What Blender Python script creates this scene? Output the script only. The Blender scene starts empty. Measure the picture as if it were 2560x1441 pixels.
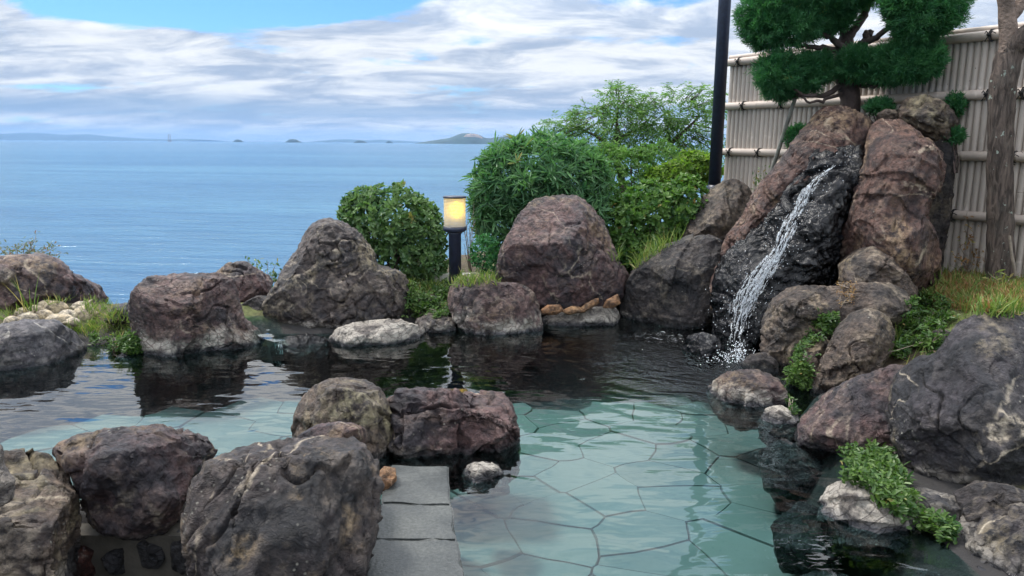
import bpy, bmesh, math, random
import numpy as np
from mathutils import Vector, Matrix
from mathutils.bvhtree import BVHTree

# ------------------------------------------------------------------ camera, world, sun, exposure
scene = bpy.context.scene
col = scene.collection
rad = math.radians
EYE = np.array([0.0, 0.0, 1.6])            # the pool's water level is z = 0
F, CX, CY = 1898.0, 1280.0, 720.5          # lens in pixels of the 2560 px wide photograph
cam_data = bpy.data.cameras.new('camera')
cam_data.sensor_width = 36.0
cam_data.lens = 36.0 * F / 2560.0
cam_data.clip_start, cam_data.clip_end = 0.05, 200000.0
cam = bpy.data.objects.new('camera', cam_data)
col.objects.link(cam)
CAM_R = Matrix.Rotation(rad(90 - 10.8), 3, 'X') @ Matrix.Rotation(rad(0.4), 3, 'Z')
cam.matrix_world = Matrix.Translation(EYE) @ CAM_R.to_4x4()
scene.camera = cam
RM = np.array(CAM_R)

SUN_EL, SUN_AZ = 62.0, 305.0               # degrees; azimuth clockwise from +Y
world = bpy.data.worlds.new('World'); scene.world = world; world.use_nodes = True
sun_data = bpy.data.lights.new('sun', 'SUN'); sun_data.energy = 3.0; sun_data.angle = rad(10); sun_data.color = (1.0, 0.95, 0.88)
sun = bpy.data.objects.new('sun', sun_data); col.objects.link(sun)
sd = Vector((math.sin(rad(SUN_AZ)) * math.cos(rad(SUN_EL)), math.cos(rad(SUN_AZ)) * math.cos(rad(SUN_EL)), math.sin(rad(SUN_EL))))
sun.rotation_euler = sd.to_track_quat('Z', 'Y').to_euler(); sun.location = (0, 0, 30)
vs = scene.view_settings
vs.view_transform = 'Standard'; vs.look = 'None'; vs.exposure = 0.28; vs.gamma = 1.0; vs.use_curve_mapping = False
scene.render.engine = 'CYCLES'
cy = scene.cycles
cy.use_denoising = True
cy.max_bounces = 8; cy.diffuse_bounces = 3; cy.glossy_bounces = 4; cy.transmission_bounces = 6; cy.transparent_max_bounces = 16; cy.volume_bounces = 0
cy.caustics_reflective = False; cy.caustics_refractive = False
cy.sample_clamp_indirect = 4.0

# ------------------------------------------------------------------ node helpers
def nd(nt, typ, props=None, **ins):
    n = nt.nodes.new(typ)
    for k, v in (props or {}).items(): setattr(n, k, v)
    for k, v in ins.items():
        s = n.inputs[int(k[1:])] if (k[0] == '_' and k[1:].isdigit()) else n.inputs[k.replace('_', ' ')]
        if isinstance(v, bpy.types.NodeSocket): nt.links.new(v, s)
        elif isinstance(v, tuple) and len(v) == 3 and s.type == 'RGBA': s.default_value = (*v, 1.0)
        else: s.default_value = v
    return n
def mth(nt, op, a, b=0.0, clamp=False):
    n = nd(nt, 'ShaderNodeMath', {'operation': op, 'use_clamp': clamp}, _0=a, _1=b); return n.outputs[0]
def mixc(nt, f, a, b, blend='MIX'):
    n = nd(nt, 'ShaderNodeMix', {'data_type': 'RGBA', 'blend_type': blend}, _0=f, _6=a, _7=b); return n.outputs[2]
def mapr(nt, v, a, b, c=0.0, d=1.0, smooth=True):
    n = nd(nt, 'ShaderNodeMapRange', {'interpolation_type': 'SMOOTHSTEP' if smooth else 'LINEAR'}, _0=v, _1=a, _2=b, _3=c, _4=d); return n.outputs[0]
def noise(nt, vec, scale, detail=6.0, rough=0.55, dist=0.0):
    return nd(nt, 'ShaderNodeTexNoise', Vector=vec, Scale=scale, Detail=detail, Roughness=rough, Distortion=dist).outputs[0]
def vmul(nt, v, t):
    return nd(nt, 'ShaderNodeVectorMath', {'operation': 'MULTIPLY'}, _0=v, _1=t).outputs[0]
def vadd(nt, v, t):
    return nd(nt, 'ShaderNodeVectorMath', {'operation': 'ADD'}, _0=v, _1=t).outputs[0]
def newmat(name):
    m = bpy.data.materials.new(name); m.use_nodes = True; nt = m.node_tree; nt.nodes.clear()
    out = nd(nt, 'ShaderNodeOutputMaterial'); return m, nt, out
def coords(nt, var=True):
    o = nd(nt, 'ShaderNodeTexCoord').outputs['Object']
    if not var: return o
    r = nd(nt, 'ShaderNodeSeparateXYZ', _0=nd(nt, 'ShaderNodeObjectInfo').outputs['Color']).outputs[0]
    return vadd(nt, o, nd(nt, 'ShaderNodeCombineXYZ', _0=mth(nt, 'MULTIPLY', r, 37.0), _1=mth(nt, 'MULTIPLY', r, 91.0), _2=mth(nt, 'MULTIPLY', r, 53.0)).outputs[0])

# sky: Nishita blue behind a broken deck of stratocumulus
wt = world.node_tree; wt.nodes.clear()
sky = nd(wt, 'ShaderNodeTexSky', {'sky_type': 'NISHITA', 'sun_disc': False, 'sun_elevation': rad(SUN_EL), 'sun_rotation': rad(SUN_AZ), 'altitude': 20.0, 'air_density': 1.0, 'dust_density': 0.6, 'ozone_density': 2.0})
gen = nd(wt, 'ShaderNodeTexCoord').outputs['Generated']
sx = nd(wt, 'ShaderNodeSeparateXYZ', _0=gen)
dzc = mth(wt, 'MAXIMUM', sx.outputs[2], 0.0)
den = mth(wt, 'ADD', dzc, 0.18)
pv = nd(wt, 'ShaderNodeCombineXYZ', _0=mth(wt, 'DIVIDE', sx.outputs[0], den), _1=mth(wt, 'DIVIDE', sx.outputs[1], den), _2=0.0).outputs[0]
pA = vadd(wt, vmul(wt, pv, (0.80, 1.0, 1.0)), (3.1, 7.7, 0.0))
nA = noise(wt, pA, 1.9, 12, 0.60, 0.3)
nB = noise(wt, vadd(wt, vmul(wt, pv, (0.75, 1.2, 1.0)), (11.3, 2.2, 4.0)), 3.0, 12, 0.62, 0.4)
nC = noise(wt, vadd(wt, vmul(wt, pv, (0.30, 0.8, 1.0)), (5.0, 1.2, 9.0)), 1.2, 5, 0.5, 0.2)
# an opening in the deck towards the upper left
az = mth(wt, 'DIVIDE', sx.outputs[0], mth(wt, 'MAXIMUM', sx.outputs[1], 0.05))
ga = mth(wt, 'DIVIDE', mth(wt, 'ADD', az, 0.40), 0.27)
ge = mth(wt, 'DIVIDE', mth(wt, 'SUBTRACT', sx.outputs[2], 0.185), 0.055)
gd = mth(wt, 'ADD', mth(wt, 'MULTIPLY', ga, ga), mth(wt, 'MULTIPLY', ge, ge))
gap = mapr(wt, gd, 0.4, 1.7, 0.42, 0.0)
cover_in = mth(wt, 'SUBTRACT', mth(wt, 'ADD', nA, 0.13), gap)
cover = mapr(wt, cover_in, 0.43, 0.58)
low = mapr(wt, sx.outputs[2], 0.0, 0.10, 1.0, 0.0)
shade = mapr(wt, mth(wt, 'ADD', mth(wt, 'MULTIPLY', nB, 0.75), mth(wt, 'MULTIPLY', nC, 0.45)), 0.47, 0.70)
c_cl = mixc(wt, shade, (3.8, 4.6, 5.9), (8.3, 8.5, 8.7))
band = mapr(wt, mth(wt, 'ABSOLUTE', mth(wt, 'SUBTRACT', sx.outputs[2], mth(wt, 'ADD', 0.008, mth(wt, 'MULTIPLY', nC, 0.062)))), 0.004, 0.022, 1.0, 0.0)
c_cl = mixc(wt, mth(wt, 'MULTIPLY', band, 0.75), c_cl, (2.7, 3.9, 5.6))
hz = mapr(wt, sx.outputs[2], 0.0, 0.022, 1.0, 0.0)
c_cl = mixc(wt, mth(wt, 'MULTIPLY', hz, 0.7), c_cl, (5.0, 6.6, 8.2))
c_cl = nd(wt, 'ShaderNodeVectorMath', {'operation': 'SCALE'}, _0=c_cl, Scale=mapr(wt, sx.outputs[2], 0.12, 0.50, 1.0, 2.45, False)).outputs[0]
cl_edge = mixc(wt, 1.0, sky.outputs[0], (0.62, 1.05, 1.55), 'MULTIPLY')
skyc = mixc(wt, cover, cl_edge, c_cl)
bg = nd(wt, 'ShaderNodeBackground', Color=skyc, Strength=0.1)
wt.links.new(bg.outputs[0], nd(wt, 'ShaderNodeOutputWorld').inputs[0])

# ------------------------------------------------------------------ geometry helpers
rng = np.random.default_rng(7)
random.seed(7)
def ray(px, py):
    v = np.array([(px - CX) / F, -(py - CY) / F, -1.0]); return RM @ v
def at(px, py, Y):
    r = ray(px, py); return EYE + r * (Y / r[1])
def at0(px, py, z=0.0):
    r = ray(px, py); return EYE + r * ((z - EYE[2]) / r[2])
def unit(v):
    v = np.asarray(v, float); return v / (np.linalg.norm(v, axis=-1, keepdims=True) + 1e-12)

_perm = np.random.default_rng(3).permutation(256); _perm = np.concatenate([_perm, _perm, _perm])
_grad = unit(np.random.default_rng(4).normal(size=(256, 3)))
def perlin(P):
    P = np.asarray(P, float); I = np.floor(P).astype(int); f = P - I; I &= 255
    u = f * f * f * (f * (f * 6 - 15) + 10); r = 0.0
    for dx in (0, 1):
        for dy in (0, 1):
            for dz in (0, 1):
                h = _perm[_perm[_perm[(I[:, 0] + dx) & 255] + ((I[:, 1] + dy) & 255)] + ((I[:, 2] + dz) & 255)]
                g = _grad[h]; d = f - np.array([dx, dy, dz])
                w = (u[:, 0] if dx else 1 - u[:, 0]) * (u[:, 1] if dy else 1 - u[:, 1]) * (u[:, 2] if dz else 1 - u[:, 2])
                r = r + w * (g * d).sum(1)
    return r * 1.6
def fbm(P, oct=4, gain=0.5):
    r, a = 0.0, 1.0
    for _ in range(oct): r = r + a * perlin(P); P = P * 2.03 + 17.3; a *= gain
    return r

def mesh(name, V, Fc, mats, smooth=True, attrs=None, midx=None):
    V = np.asarray(V, np.float32); Fc = np.asarray(Fc, np.int32); k = Fc.shape[1]
    me = bpy.data.meshes.new(name)
    me.vertices.add(len(V)); me.vertices.foreach_set('co', V.ravel())
    me.loops.add(Fc.size); me.loops.foreach_set('vertex_index', Fc.ravel())
    me.polygons.add(len(Fc)); me.polygons.foreach_set('loop_start', np.arange(0, Fc.size, k, dtype=np.int32))
    me.polygons.foreach_set('use_smooth', np.full(len(Fc), smooth))
    for m in (mats if isinstance(mats, (list, tuple)) else [mats]): me.materials.append(m)
    if midx is not None: me.polygons.foreach_set('material_index', np.asarray(midx, np.int32))
    for an, av in (attrs or {}).items():
        a = me.attributes.new(an, 'FLOAT', 'POINT'); a.data.foreach_set('value', np.asarray(av, np.float32))
    me.update(calc_edges=True); return me
def tag(o, label=None, cat=None, group=None, kind=None):
    if label: o['label'] = label
    if cat: o['category'] = cat
    if group: o['group'] = group
    if kind: o['kind'] = kind
    return o
def empty(name, loc, label=None, cat=None, group=None):
    o = bpy.data.objects.new(name, None); col.objects.link(o); o.location = loc; o.empty_display_size = 0.1
    return tag(o, label, cat, group)
def obj(name, V, Fc, mats, parent=None, smooth=True, attrs=None, loc=None, midx=None):
    V = np.asarray(V, float)
    if loc is None: loc = np.array([V[:, 0].mean(), V[:, 1].mean(), V[:, 2].min()])
    loc = np.asarray(loc, float)
    o = bpy.data.objects.new(name, mesh(name, V - loc, Fc, mats, smooth, attrs, midx)); col.objects.link(o)
    if parent is not None:
        o.parent = parent; pl = np.array(parent.location); q = parent.parent
        while q is not None: pl = pl + np.array(q.location); q = q.parent
        o.location = loc - pl
    else: o.location = loc
    return o
class MB:
    """collects triangles / quads (as triangles) into one mesh"""
    def __init__(s): s.V, s.F, s.n = [], [], 0
    def add(s, V, Fc):
        V = np.asarray(V, float); Fc = np.asarray(Fc, int)
        if Fc.shape[1] == 4: Fc = np.concatenate([Fc[:, [0, 1, 2]], Fc[:, [0, 2, 3]]])
        s.V.append(V); s.F.append(Fc + s.n); s.n += len(V); return s
    def tube(s, path, radii, seg=8, cap=True, wob=0.0):
        P = np.asarray(path, float); n = len(P); R = np.broadcast_to(np.asarray(radii, float), (n,))
        T = unit(np.gradient(P, axis=0)); ref = np.array([0.13, 0.97, 0.2]) if abs(T[0][2]) > 0.7 else np.array([0, 0, 1.0])
        A = unit(np.cross(T, ref)); B = np.cross(T, A)
        th = np.linspace(0, 2 * np.pi, seg, endpoint=False)
        rr = R[:, None] * (1 + wob * rng.normal(size=(n, seg)))
        V = P[:, None, :] + rr[..., None] * (np.cos(th)[None, :, None] * A[:, None, :] + np.sin(th)[None, :, None] * B[:, None, :])
        V = V.reshape(-1, 3); f = []
        for i in range(n - 1):
            for j in range(seg):
                a, b = i * seg + j, i * seg + (j + 1) % seg; f.append((a, a + seg, b + seg, b))
        s.add(V, np.array(f))
        if cap:
            for i, rev in ((0, False), (n - 1, True)):
                ids = [i * seg + j for j in range(seg)]
                cv = np.vstack([V[ids], P[i]]); ff = [(j, (j + 1) % seg, seg) if not rev else ((j + 1) % seg, j, seg) for j in range(seg)]
                s.add(cv, np.array(ff))
        return s
    def lathe(s, base, prof, seg=24):
        base = np.asarray(base, float); th = np.linspace(0, 2 * np.pi, seg, endpoint=False)
        V = np.array([[base[0] + r * math.cos(t), base[1] + r * math.sin(t), base[2] + z] for r, z in prof for t in th]); f = []
        for i in range(len(prof) - 1):
            for j in range(seg):
                a, b = i * seg + j, i * seg + (j + 1) % seg; f.append((a, b, b + seg, a + seg))
        return s.add(V, np.array(f))
    def box(s, lo, hi):
        x0, y0, z0 = lo; x1, y1, z1 = hi
        V = [(x0, y0, z0), (x1, y0, z0), (x1, y1, z0), (x0, y1, z0), (x0, y0, z1), (x1, y0, z1), (x1, y1, z1), (x0, y1, z1)]
        return s.add(V, [(0, 3, 2, 1), (4, 5, 6, 7), (0, 1, 5, 4), (1, 2, 6, 5), (2, 3, 7, 6), (3, 0, 4, 7)])
    def build(s, name, mats, parent=None, smooth=True, attrs=None, loc=None):
        return obj(name, np.vstack(s.V), np.vstack(s.F), mats, parent, smooth, attrs, loc)

# ------------------------------------------------------------------ materials
def rock_mat(name, dark, main, light, patch=(0.30, 0.22, 0.12), patch_amt=0.5, vein=0.5, crust=0.0, crust_h=0.2, wet=0.0, rough=0.50, vein_col=(0.48, 0.40, 0.30)):
    m, nt, out = newmat(name); c = coords(nt)
    warp = nd(nt, 'ShaderNodeTexNoise', Vector=c, Scale=1.6, Detail=4.0).outputs[1]
    cw = vadd(nt, c, vmul(nt, warp, (0.22, 0.22, 0.22)))
    n1 = noise(nt, cw, 2.6, 10, 0.62); n2 = noise(nt, c, 20.0, 10, 0.70, 0.0); n3 = noise(nt, cw, 5.5, 8, 0.6, 0.8)
    cc = mixc(nt, mapr(nt, n1, 0.40, 0.58), dark, main)
    cc = mixc(nt, mth(nt, 'MULTIPLY', mapr(nt, n3, 0.47, 0.72), 0.8), cc, light)
    cc = mixc(nt, mapr(nt, n2, 0.32, 0.70, 0.0, 1.0), mixc(nt, 1.0, cc, (0.28, 0.28, 0.33), 'MULTIPLY'), mixc(nt, 1.0, cc, (1.65, 1.60, 1.52), 'MULTIPLY'))
    pm = mth(nt, 'MULTIPLY', mapr(nt, noise(nt, vadd(nt, cw, (4.0, 9.0, 2.0)), 2.3, 7, 0.6), 0.52, 0.66), mapr(nt, n2, 0.40, 0.62))
    cc = mixc(nt, mth(nt, 'MULTIPLY', pm, patch_amt), cc, patch)
    vn = mth(nt, 'ABSOLUTE', mth(nt, 'SUBTRACT', noise(nt, vadd(nt, cw, (1.0, 5.0, 8.0)), 1.5, 3, 0.45, 1.0), 0.5))
    vmask = mth(nt, 'MULTIPLY', mapr(nt, vn, 0.0, 0.016, 1.0, 0.0), mapr(nt, noise(nt, c, 2.2, 3), 0.43, 0.56))
    vmask = mth(nt, 'MULTIPLY', vmask, mapr(nt, n2, 0.35, 0.6))
    cc = mixc(nt, mth(nt, 'MULTIPLY', vmask, vein), cc, vein_col)
    spk = nd(nt, 'ShaderNodeTexVoronoi', Vector=c, Scale=34.0).outputs[0]                      # lichen flecks
    cc = mixc(nt, mth(nt, 'MULTIPLY', mapr(nt, spk, 0.10, 0.24, 1.0, 0.0), mapr(nt, noise(nt, c, 3.4, 4), 0.54, 0.66, 0.0, 0.55)), cc, (0.42, 0.40, 0.34))
    pz = nd(nt, 'ShaderNodeSeparateXYZ', _0=nd(nt, 'ShaderNodeNewGeometry').outputs['Position']).outputs[2]
    vor = nd(nt, 'ShaderNodeTexVoronoi', {'feature': 'DISTANCE_TO_EDGE'}, Vector=vadd(nt, vmul(nt, c, (1.0, 1.0, 1.4)), vmul(nt, warp, (0.5, 0.5, 0.5))), Scale=15.0).outputs[0]
    crack = mapr(nt, vor, 0.01, 0.085)
    if crust > 0:
        cz = mth(nt, 'ADD', pz, mth(nt, 'MULTIPLY', mth(nt, 'SUBTRACT', n1, 0.5), crust_h * 2.6))
        cm = mth(nt, 'MULTIPLY', mapr(nt, cz, crust_h * 0.55, crust_h, 1.0, 0.0), mapr(nt, n3, 0.34, 0.58))
        cm = mth(nt, 'MULTIPLY', mth(nt, 'MULTIPLY', cm, crust), mapr(nt, crack, 0.0, 1.0, 0.30, 1.0))
        cc = mixc(nt, cm, cc, mixc(nt, n2, (0.27, 0.235, 0.19), (0.54, 0.50, 0.45)))
    wz = mth(nt, 'ADD', pz, mth(nt, 'MULTIPLY', mth(nt, 'SUBTRACT', n3, 0.5), 0.10))
    wm = mapr(nt, wz, 0.012, 0.055, 1.0, 0.0)            # the lapped, algae-stained rim at the water
    if wet > 0: wm = mth(nt, 'MAXIMUM', wm, wet)
    cc = mixc(nt, wm, cc, mixc(nt, 1.0, cc, (0.22, 0.24, 0.30), 'MULTIPLY'))
    nb = noise(nt, cw, 30.0, 10, 0.68, 0.6); nb2 = noise(nt, vmul(nt, cw, (1.0, 1.0, 2.2)), 9.0, 6, 0.6, 1.2)
    rg = mth(nt, 'ABSOLUTE', mth(nt, 'SUBTRACT', nb2, 0.5))
    hh = mth(nt, 'ADD', mth(nt, 'MULTIPLY', nb, 1.0), mth(nt, 'MULTIPLY', mapr(nt, rg, 0.0, 0.05), mapr(nt, n1, 0.45, 0.6, 0.0, 0.22)))
    hh = mth(nt, 'ADD', hh, mth(nt, 'MULTIPLY', crack, 0.12 if crust > 0.9 else 0.0))
    if wet > 0: hh = mth(nt, 'ADD', mth(nt, 'MULTIPLY', noise(nt, cw, 12.0, 5, 0.55, 0.8), 0.9), mth(nt, 'MULTIPLY', nb, 0.18))
    bp = nd(nt, 'ShaderNodeBump', Strength=1.0, Distance=0.045 if wet > 0 else 0.030, Height=hh)
    rr = mapr(nt, wm, 0.0, 1.0, rough, 0.10)
    rr = mth(nt, 'ADD', rr, mth(nt, 'MULTIPLY', mth(nt, 'SUBTRACT', n2, 0.5), 0.25))
    b = nd(nt, 'ShaderNodeBsdfPrincipled', Base_Color=cc, Roughness=rr, Normal=bp.outputs[0])
    b.inputs['Specular IOR Level'].default_value = 0.38 if wet > 0 else 0.42
    nt.links.new(b.outputs[0], out.inputs[0]); return m
M = {}
M['purple'] = rock_mat('rock_purple', (0.030, 0.026, 0.032), (0.104, 0.063, 0.062), (0.167, 0.121, 0.104), patch_amt=0.5, vein=0.6, crust=0.15, crust_h=0.05)
M['purple_rim'] = rock_mat('rock_purple_rimmed', (0.030, 0.026, 0.032), (0.104, 0.063, 0.062), (0.167, 0.121, 0.104), patch_amt=0.5, vein=0.6, crust=1.0, crust_h=0.10)
M['purple_crust'] = rock_mat('rock_purple_crusted', (0.032, 0.027, 0.032), (0.104, 0.065, 0.063), (0.167, 0.126, 0.108), patch_amt=0.45, vein=0.45, crust=1.0, crust_h=0.18)
M['grey'] = rock_mat('rock_grey', (0.031, 0.029, 0.033), (0.086, 0.069, 0.064), (0.159, 0.138, 0.114), patch=(0.32, 0.26, 0.16), patch_amt=0.75, vein=0.65, crust=0.8, crust_h=0.08)
M['char'] = rock_mat('rock_charcoal', (0.014, 0.014, 0.017), (0.050, 0.040, 0.040), (0.108, 0.090, 0.078), patch=(0.36, 0.26, 0.15), patch_amt=0.9, vein=0.9, crust=0.3, crust_h=0.05)
M['slate'] = rock_mat('rock_slate', (0.016, 0.017, 0.022), (0.048, 0.043, 0.051), (0.094, 0.084, 0.082), patch=(0.33, 0.27, 0.17), patch_amt=0.55, vein=0.95, crust=0.6, crust_h=0.08, vein_col=(0.55, 0.47, 0.36))
M['slate_pale'] = rock_mat('rock_slate_pale', (0.040, 0.042, 0.050), (0.105, 0.098, 0.108), (0.165, 0.155, 0.155), patch=(0.33, 0.27, 0.2), patch_amt=0.3, vein=1.0, crust=0.3, crust_h=0.06, vein_col=(0.62, 0.58, 0.5))
M['dark'] = rock_mat('rock_dark', (0.014, 0.014, 0.017), (0.040, 0.034, 0.035), (0.090, 0.076, 0.065), patch=(0.20, 0.16, 0.10), patch_amt=0.35, vein=0.2, crust=0.4, crust_h=0.05)
M['brown'] = rock_mat('rock_brown', (0.039, 0.025, 0.025), (0.115, 0.064, 0.052), (0.176, 0.115, 0.086), patch=(0.40, 0.29, 0.17), patch_amt=0.6, vein=0.75, crust=0.3, crust_h=0.06)
M['tan'] = rock_mat('rock_tan', (0.037, 0.031, 0.029), (0.104, 0.079, 0.065), (0.180, 0.145, 0.107), patch=(0.34, 0.26, 0.15), patch_amt=0.6, vein=0.4, crust=0.4, crust_h=0.06)
M['lichen'] = rock_mat('rock_lichened', (0.041, 0.031, 0.029), (0.117, 0.088, 0.068), (0.211, 0.180, 0.113), patch=(0.33, 0.30, 0.18), patch_amt=0.6, vein=0.8, crust=0.5, crust_h=0.06)
M['pale'] = rock_mat('rock_pale_scaled', (0.075, 0.066, 0.062), (0.17, 0.15, 0.135), (0.29, 0.26, 0.225), patch=(0.36, 0.33, 0.27), patch_amt=0.6, vein=0.3, crust=0.95, crust_h=0.24)
M['wet'] = rock_mat('rock_wet', (0.007, 0.007, 0.009), (0.018, 0.018, 0.021), (0.035, 0.033, 0.036), patch=(0.10, 0.08, 0.06), patch_amt=0.15, vein=0.1, wet=0.9, rough=0.25)
M['red'] = rock_mat('rock_red', (0.10, 0.03, 0.02), (0.25, 0.075, 0.05), (0.30, 0.12, 0.08), patch_amt=0.1, vein=0.5)
M['orange'] = rock_mat('rock_orange', (0.14, 0.075, 0.035), (0.28, 0.15, 0.075), (0.38, 0.24, 0.13), patch_amt=0.2, vein=0.2)
M['pebble'] = rock_mat('pebble_cream', (0.40, 0.33, 0.22), (0.52, 0.45, 0.33), (0.60, 0.54, 0.44), patch=(0.45, 0.30, 0.15), patch_amt=0.4, vein=0.0, rough=0.5)

def simple(name, colr, rough=0.6, var=0.25, scale=8.0, bump=0.15, dist=0.01, metal=0.0, spec=0.5):
    m, nt, out = newmat(name); c = coords(nt); n = noise(nt, c, scale, 8, 0.6)
    k = 1 - var, 1 + var
    cc = mixc(nt, mapr(nt, n, 0.3, 0.7), tuple(x * k[0] for x in colr), tuple(min(1, x * k[1]) for x in colr))
    bp = nd(nt, 'ShaderNodeBump', Strength=bump, Distance=dist, Height=noise(nt, c, scale * 4, 6))
    b = nd(nt, 'ShaderNodeBsdfPrincipled', Base_Color=cc, Roughness=rough, Metallic=metal, Normal=bp.outputs[0]); b.inputs['Specular IOR Level'].default_value = spec
    nt.links.new(b.outputs[0], out.inputs[0]); return m
def leaf_mat(name, a, b_, tip=None, trans=0.35, rough=0.42):
    m, nt, out = newmat(name)
    v = nd(nt, 'ShaderNodeAttribute', {'attribute_name': 'var'}).outputs['Fac']
    cc = mixc(nt, v, a, b_)
    if tip: cc = mixc(nt, mapr(nt, v, 0.86, 0.98), cc, tip)
    b = nd(nt, 'ShaderNodeBsdfPrincipled', Base_Color=cc, Roughness=rough); b.inputs['Specular IOR Level'].default_value = 0.4
    t = nd(nt, 'ShaderNodeBsdfTranslucent', Color=mixc(nt, 1.0, cc, (1.1, 1.35, 0.6), 'MULTIPLY'))
    x = nd(nt, 'ShaderNodeMixShader', _0=trans, _1=b.outputs[0], _2=t.outputs[0])
    nt.links.new(x.outputs[0], out.inputs[0]); return m
M['leaf_round'] = leaf_mat('leaf_round', (0.040, 0.105, 0.045), (0.18, 0.28, 0.10), (0.26, 0.24, 0.08))
M['leaf_oleander'] = leaf_mat('leaf_oleander', (0.040, 0.125, 0.065), (0.165, 0.31, 0.135), (0.27, 0.25, 0.09))
M['leaf_hedge'] = leaf_mat('leaf_hedge', (0.032, 0.105, 0.030), (0.165, 0.28, 0.065), (0.36, 0.24, 0.08))
M['leaf_tree'] = leaf_mat('leaf_tree', (0.065, 0.155, 0.045), (0.20, 0.33, 0.10), None, 0.45)
M['leaf_yellow'] = leaf_mat('leaf_yellow', (0.085, 0.18, 0.03), (0.25, 0.34, 0.07), None, 0.45)
M['leaf_juniper'] = leaf_mat('leaf_juniper', (0.020, 0.110, 0.052), (0.095, 0.27, 0.10), (0.22, 0.28, 0.09), 0.4, 0.5)
M['leaf_vine'] = leaf_mat('leaf_vine', (0.024, 0.075, 0.018), (0.135, 0.22, 0.05), (0.36, 0.26, 0.10), 0.35)
M['leaf_grass'] = leaf_mat('leaf_grass', (0.09, 0.17, 0.035), (0.27, 0.32, 0.09), (0.42, 0.33, 0.15), 0.35, 0.5)
M['leaf_dry'] = leaf_mat('leaf_dry', (0.24, 0.11, 0.05), (0.40, 0.27, 0.12), (0.30, 0.32, 0.10), 0.3, 0.6)
M['leaf_reddish'] = leaf_mat('leaf_reddish', (0.10, 0.12, 0.06), (0.22, 0.22, 0.12), (0.30, 0.14, 0.12), 0.35)
M['bark'] = simple('bark', (0.17, 0.125, 0.10), 0.85, 0.45, 9, 0.8, 0.03)
M['bark_dark'] = simple('bark_dark', (0.07, 0.05, 0.045), 0.85, 0.4, 9, 0.8, 0.02)
M['twig'] = simple('twig', (0.24, 0.20, 0.16), 0.8, 0.3, 20, 0.3)
M['black_metal'] = simple('black_metal', (0.016, 0.022, 0.045), 0.42, 0.25, 30, 0.05, 0.003)
M['black_rope'] = simple('black_rope', (0.02, 0.018, 0.018), 0.85, 0.3, 60, 0.4)
M['support'] = simple('weathered_support', (0.22, 0.22, 0.19), 0.8, 0.3, 12, 0.3)
M['mortar'] = simple('mortar', (0.065, 0.058, 0.047), 0.9, 0.25, 10, 0.5, 0.01)  # deep shade under the perched boulder is put into this dark colour
M['concrete'] = simple('concrete', (0.46, 0.45, 0.40), 0.85, 0.2, 9, 0.3, 0.006)

# ------------------------------------------------------------------ boulders
_bm = {}
def ico(sub):
    if sub not in _bm:
        b = bmesh.new(); bmesh.ops.create_icosphere(b, subdivisions=sub, radius=1.0)
        b.verts.ensure_lookup_table()
        _bm[sub] = (np.array([v.co[:] for v in b.verts]), np.array([[v.index for v in f.verts] for f in b.faces])); b.free()
    return _bm[sub]
def vnormals(V, Fc):
    fn = np.cross(V[Fc[:, 1]] - V[Fc[:, 0]], V[Fc[:, 2]] - V[Fc[:, 0]]); N = np.zeros_like(V)
    for k in range(3): np.add.at(N, Fc[:, k], fn)
    return unit(N)
BVH_V, BVH_F, _bo = [], [], [0]
def bvh_add(V, Fc):
    BVH_V.append(np.asarray(V)); BVH_F.append(np.asarray(Fc) + _bo[0]); _bo[0] += len(V)
def gauss_circ(a, s):
    n = len(a); k = np.arange(-n // 2, n // 2); w = np.exp(-0.5 * (k / s) ** 2); w /= w.sum()
    return np.real(np.fft.ifft(np.fft.fft(a) * np.fft.fft(np.fft.ifftshift(w))))
_wr = np.random.default_rng(11).random((256, 3)); _wt = unit(np.random.default_rng(12).normal(size=(256, 3))); _wv = np.random.default_rng(13).uniform(-1, 1, 256)
def fracture(P, tilt=0.7):
    """cellular break-up: each cell its own offset and tilted face"""
    I = np.floor(P).astype(int); best = np.full(len(P), 9.0); hh = np.zeros(len(P), int); cc = np.zeros_like(P)
    for dx in (-1, 0, 1):
        for dy in (-1, 0, 1):
            for dz in (-1, 0, 1):
                c = I + np.array([dx, dy, dz]); h = _perm[_perm[_perm[c[:, 0] & 255] + (c[:, 1] & 255)] + (c[:, 2] & 255)]
                q = c + 0.15 + 0.7 * _wr[h]; d = ((P - q) ** 2).sum(1); m = d < best; best = np.where(m, d, best); hh = np.where(m, h, hh); cc[m] = q[m]
    return _wv[hh] + tilt * ((P - cc) * _wt[hh]).sum(1) * 2
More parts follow.
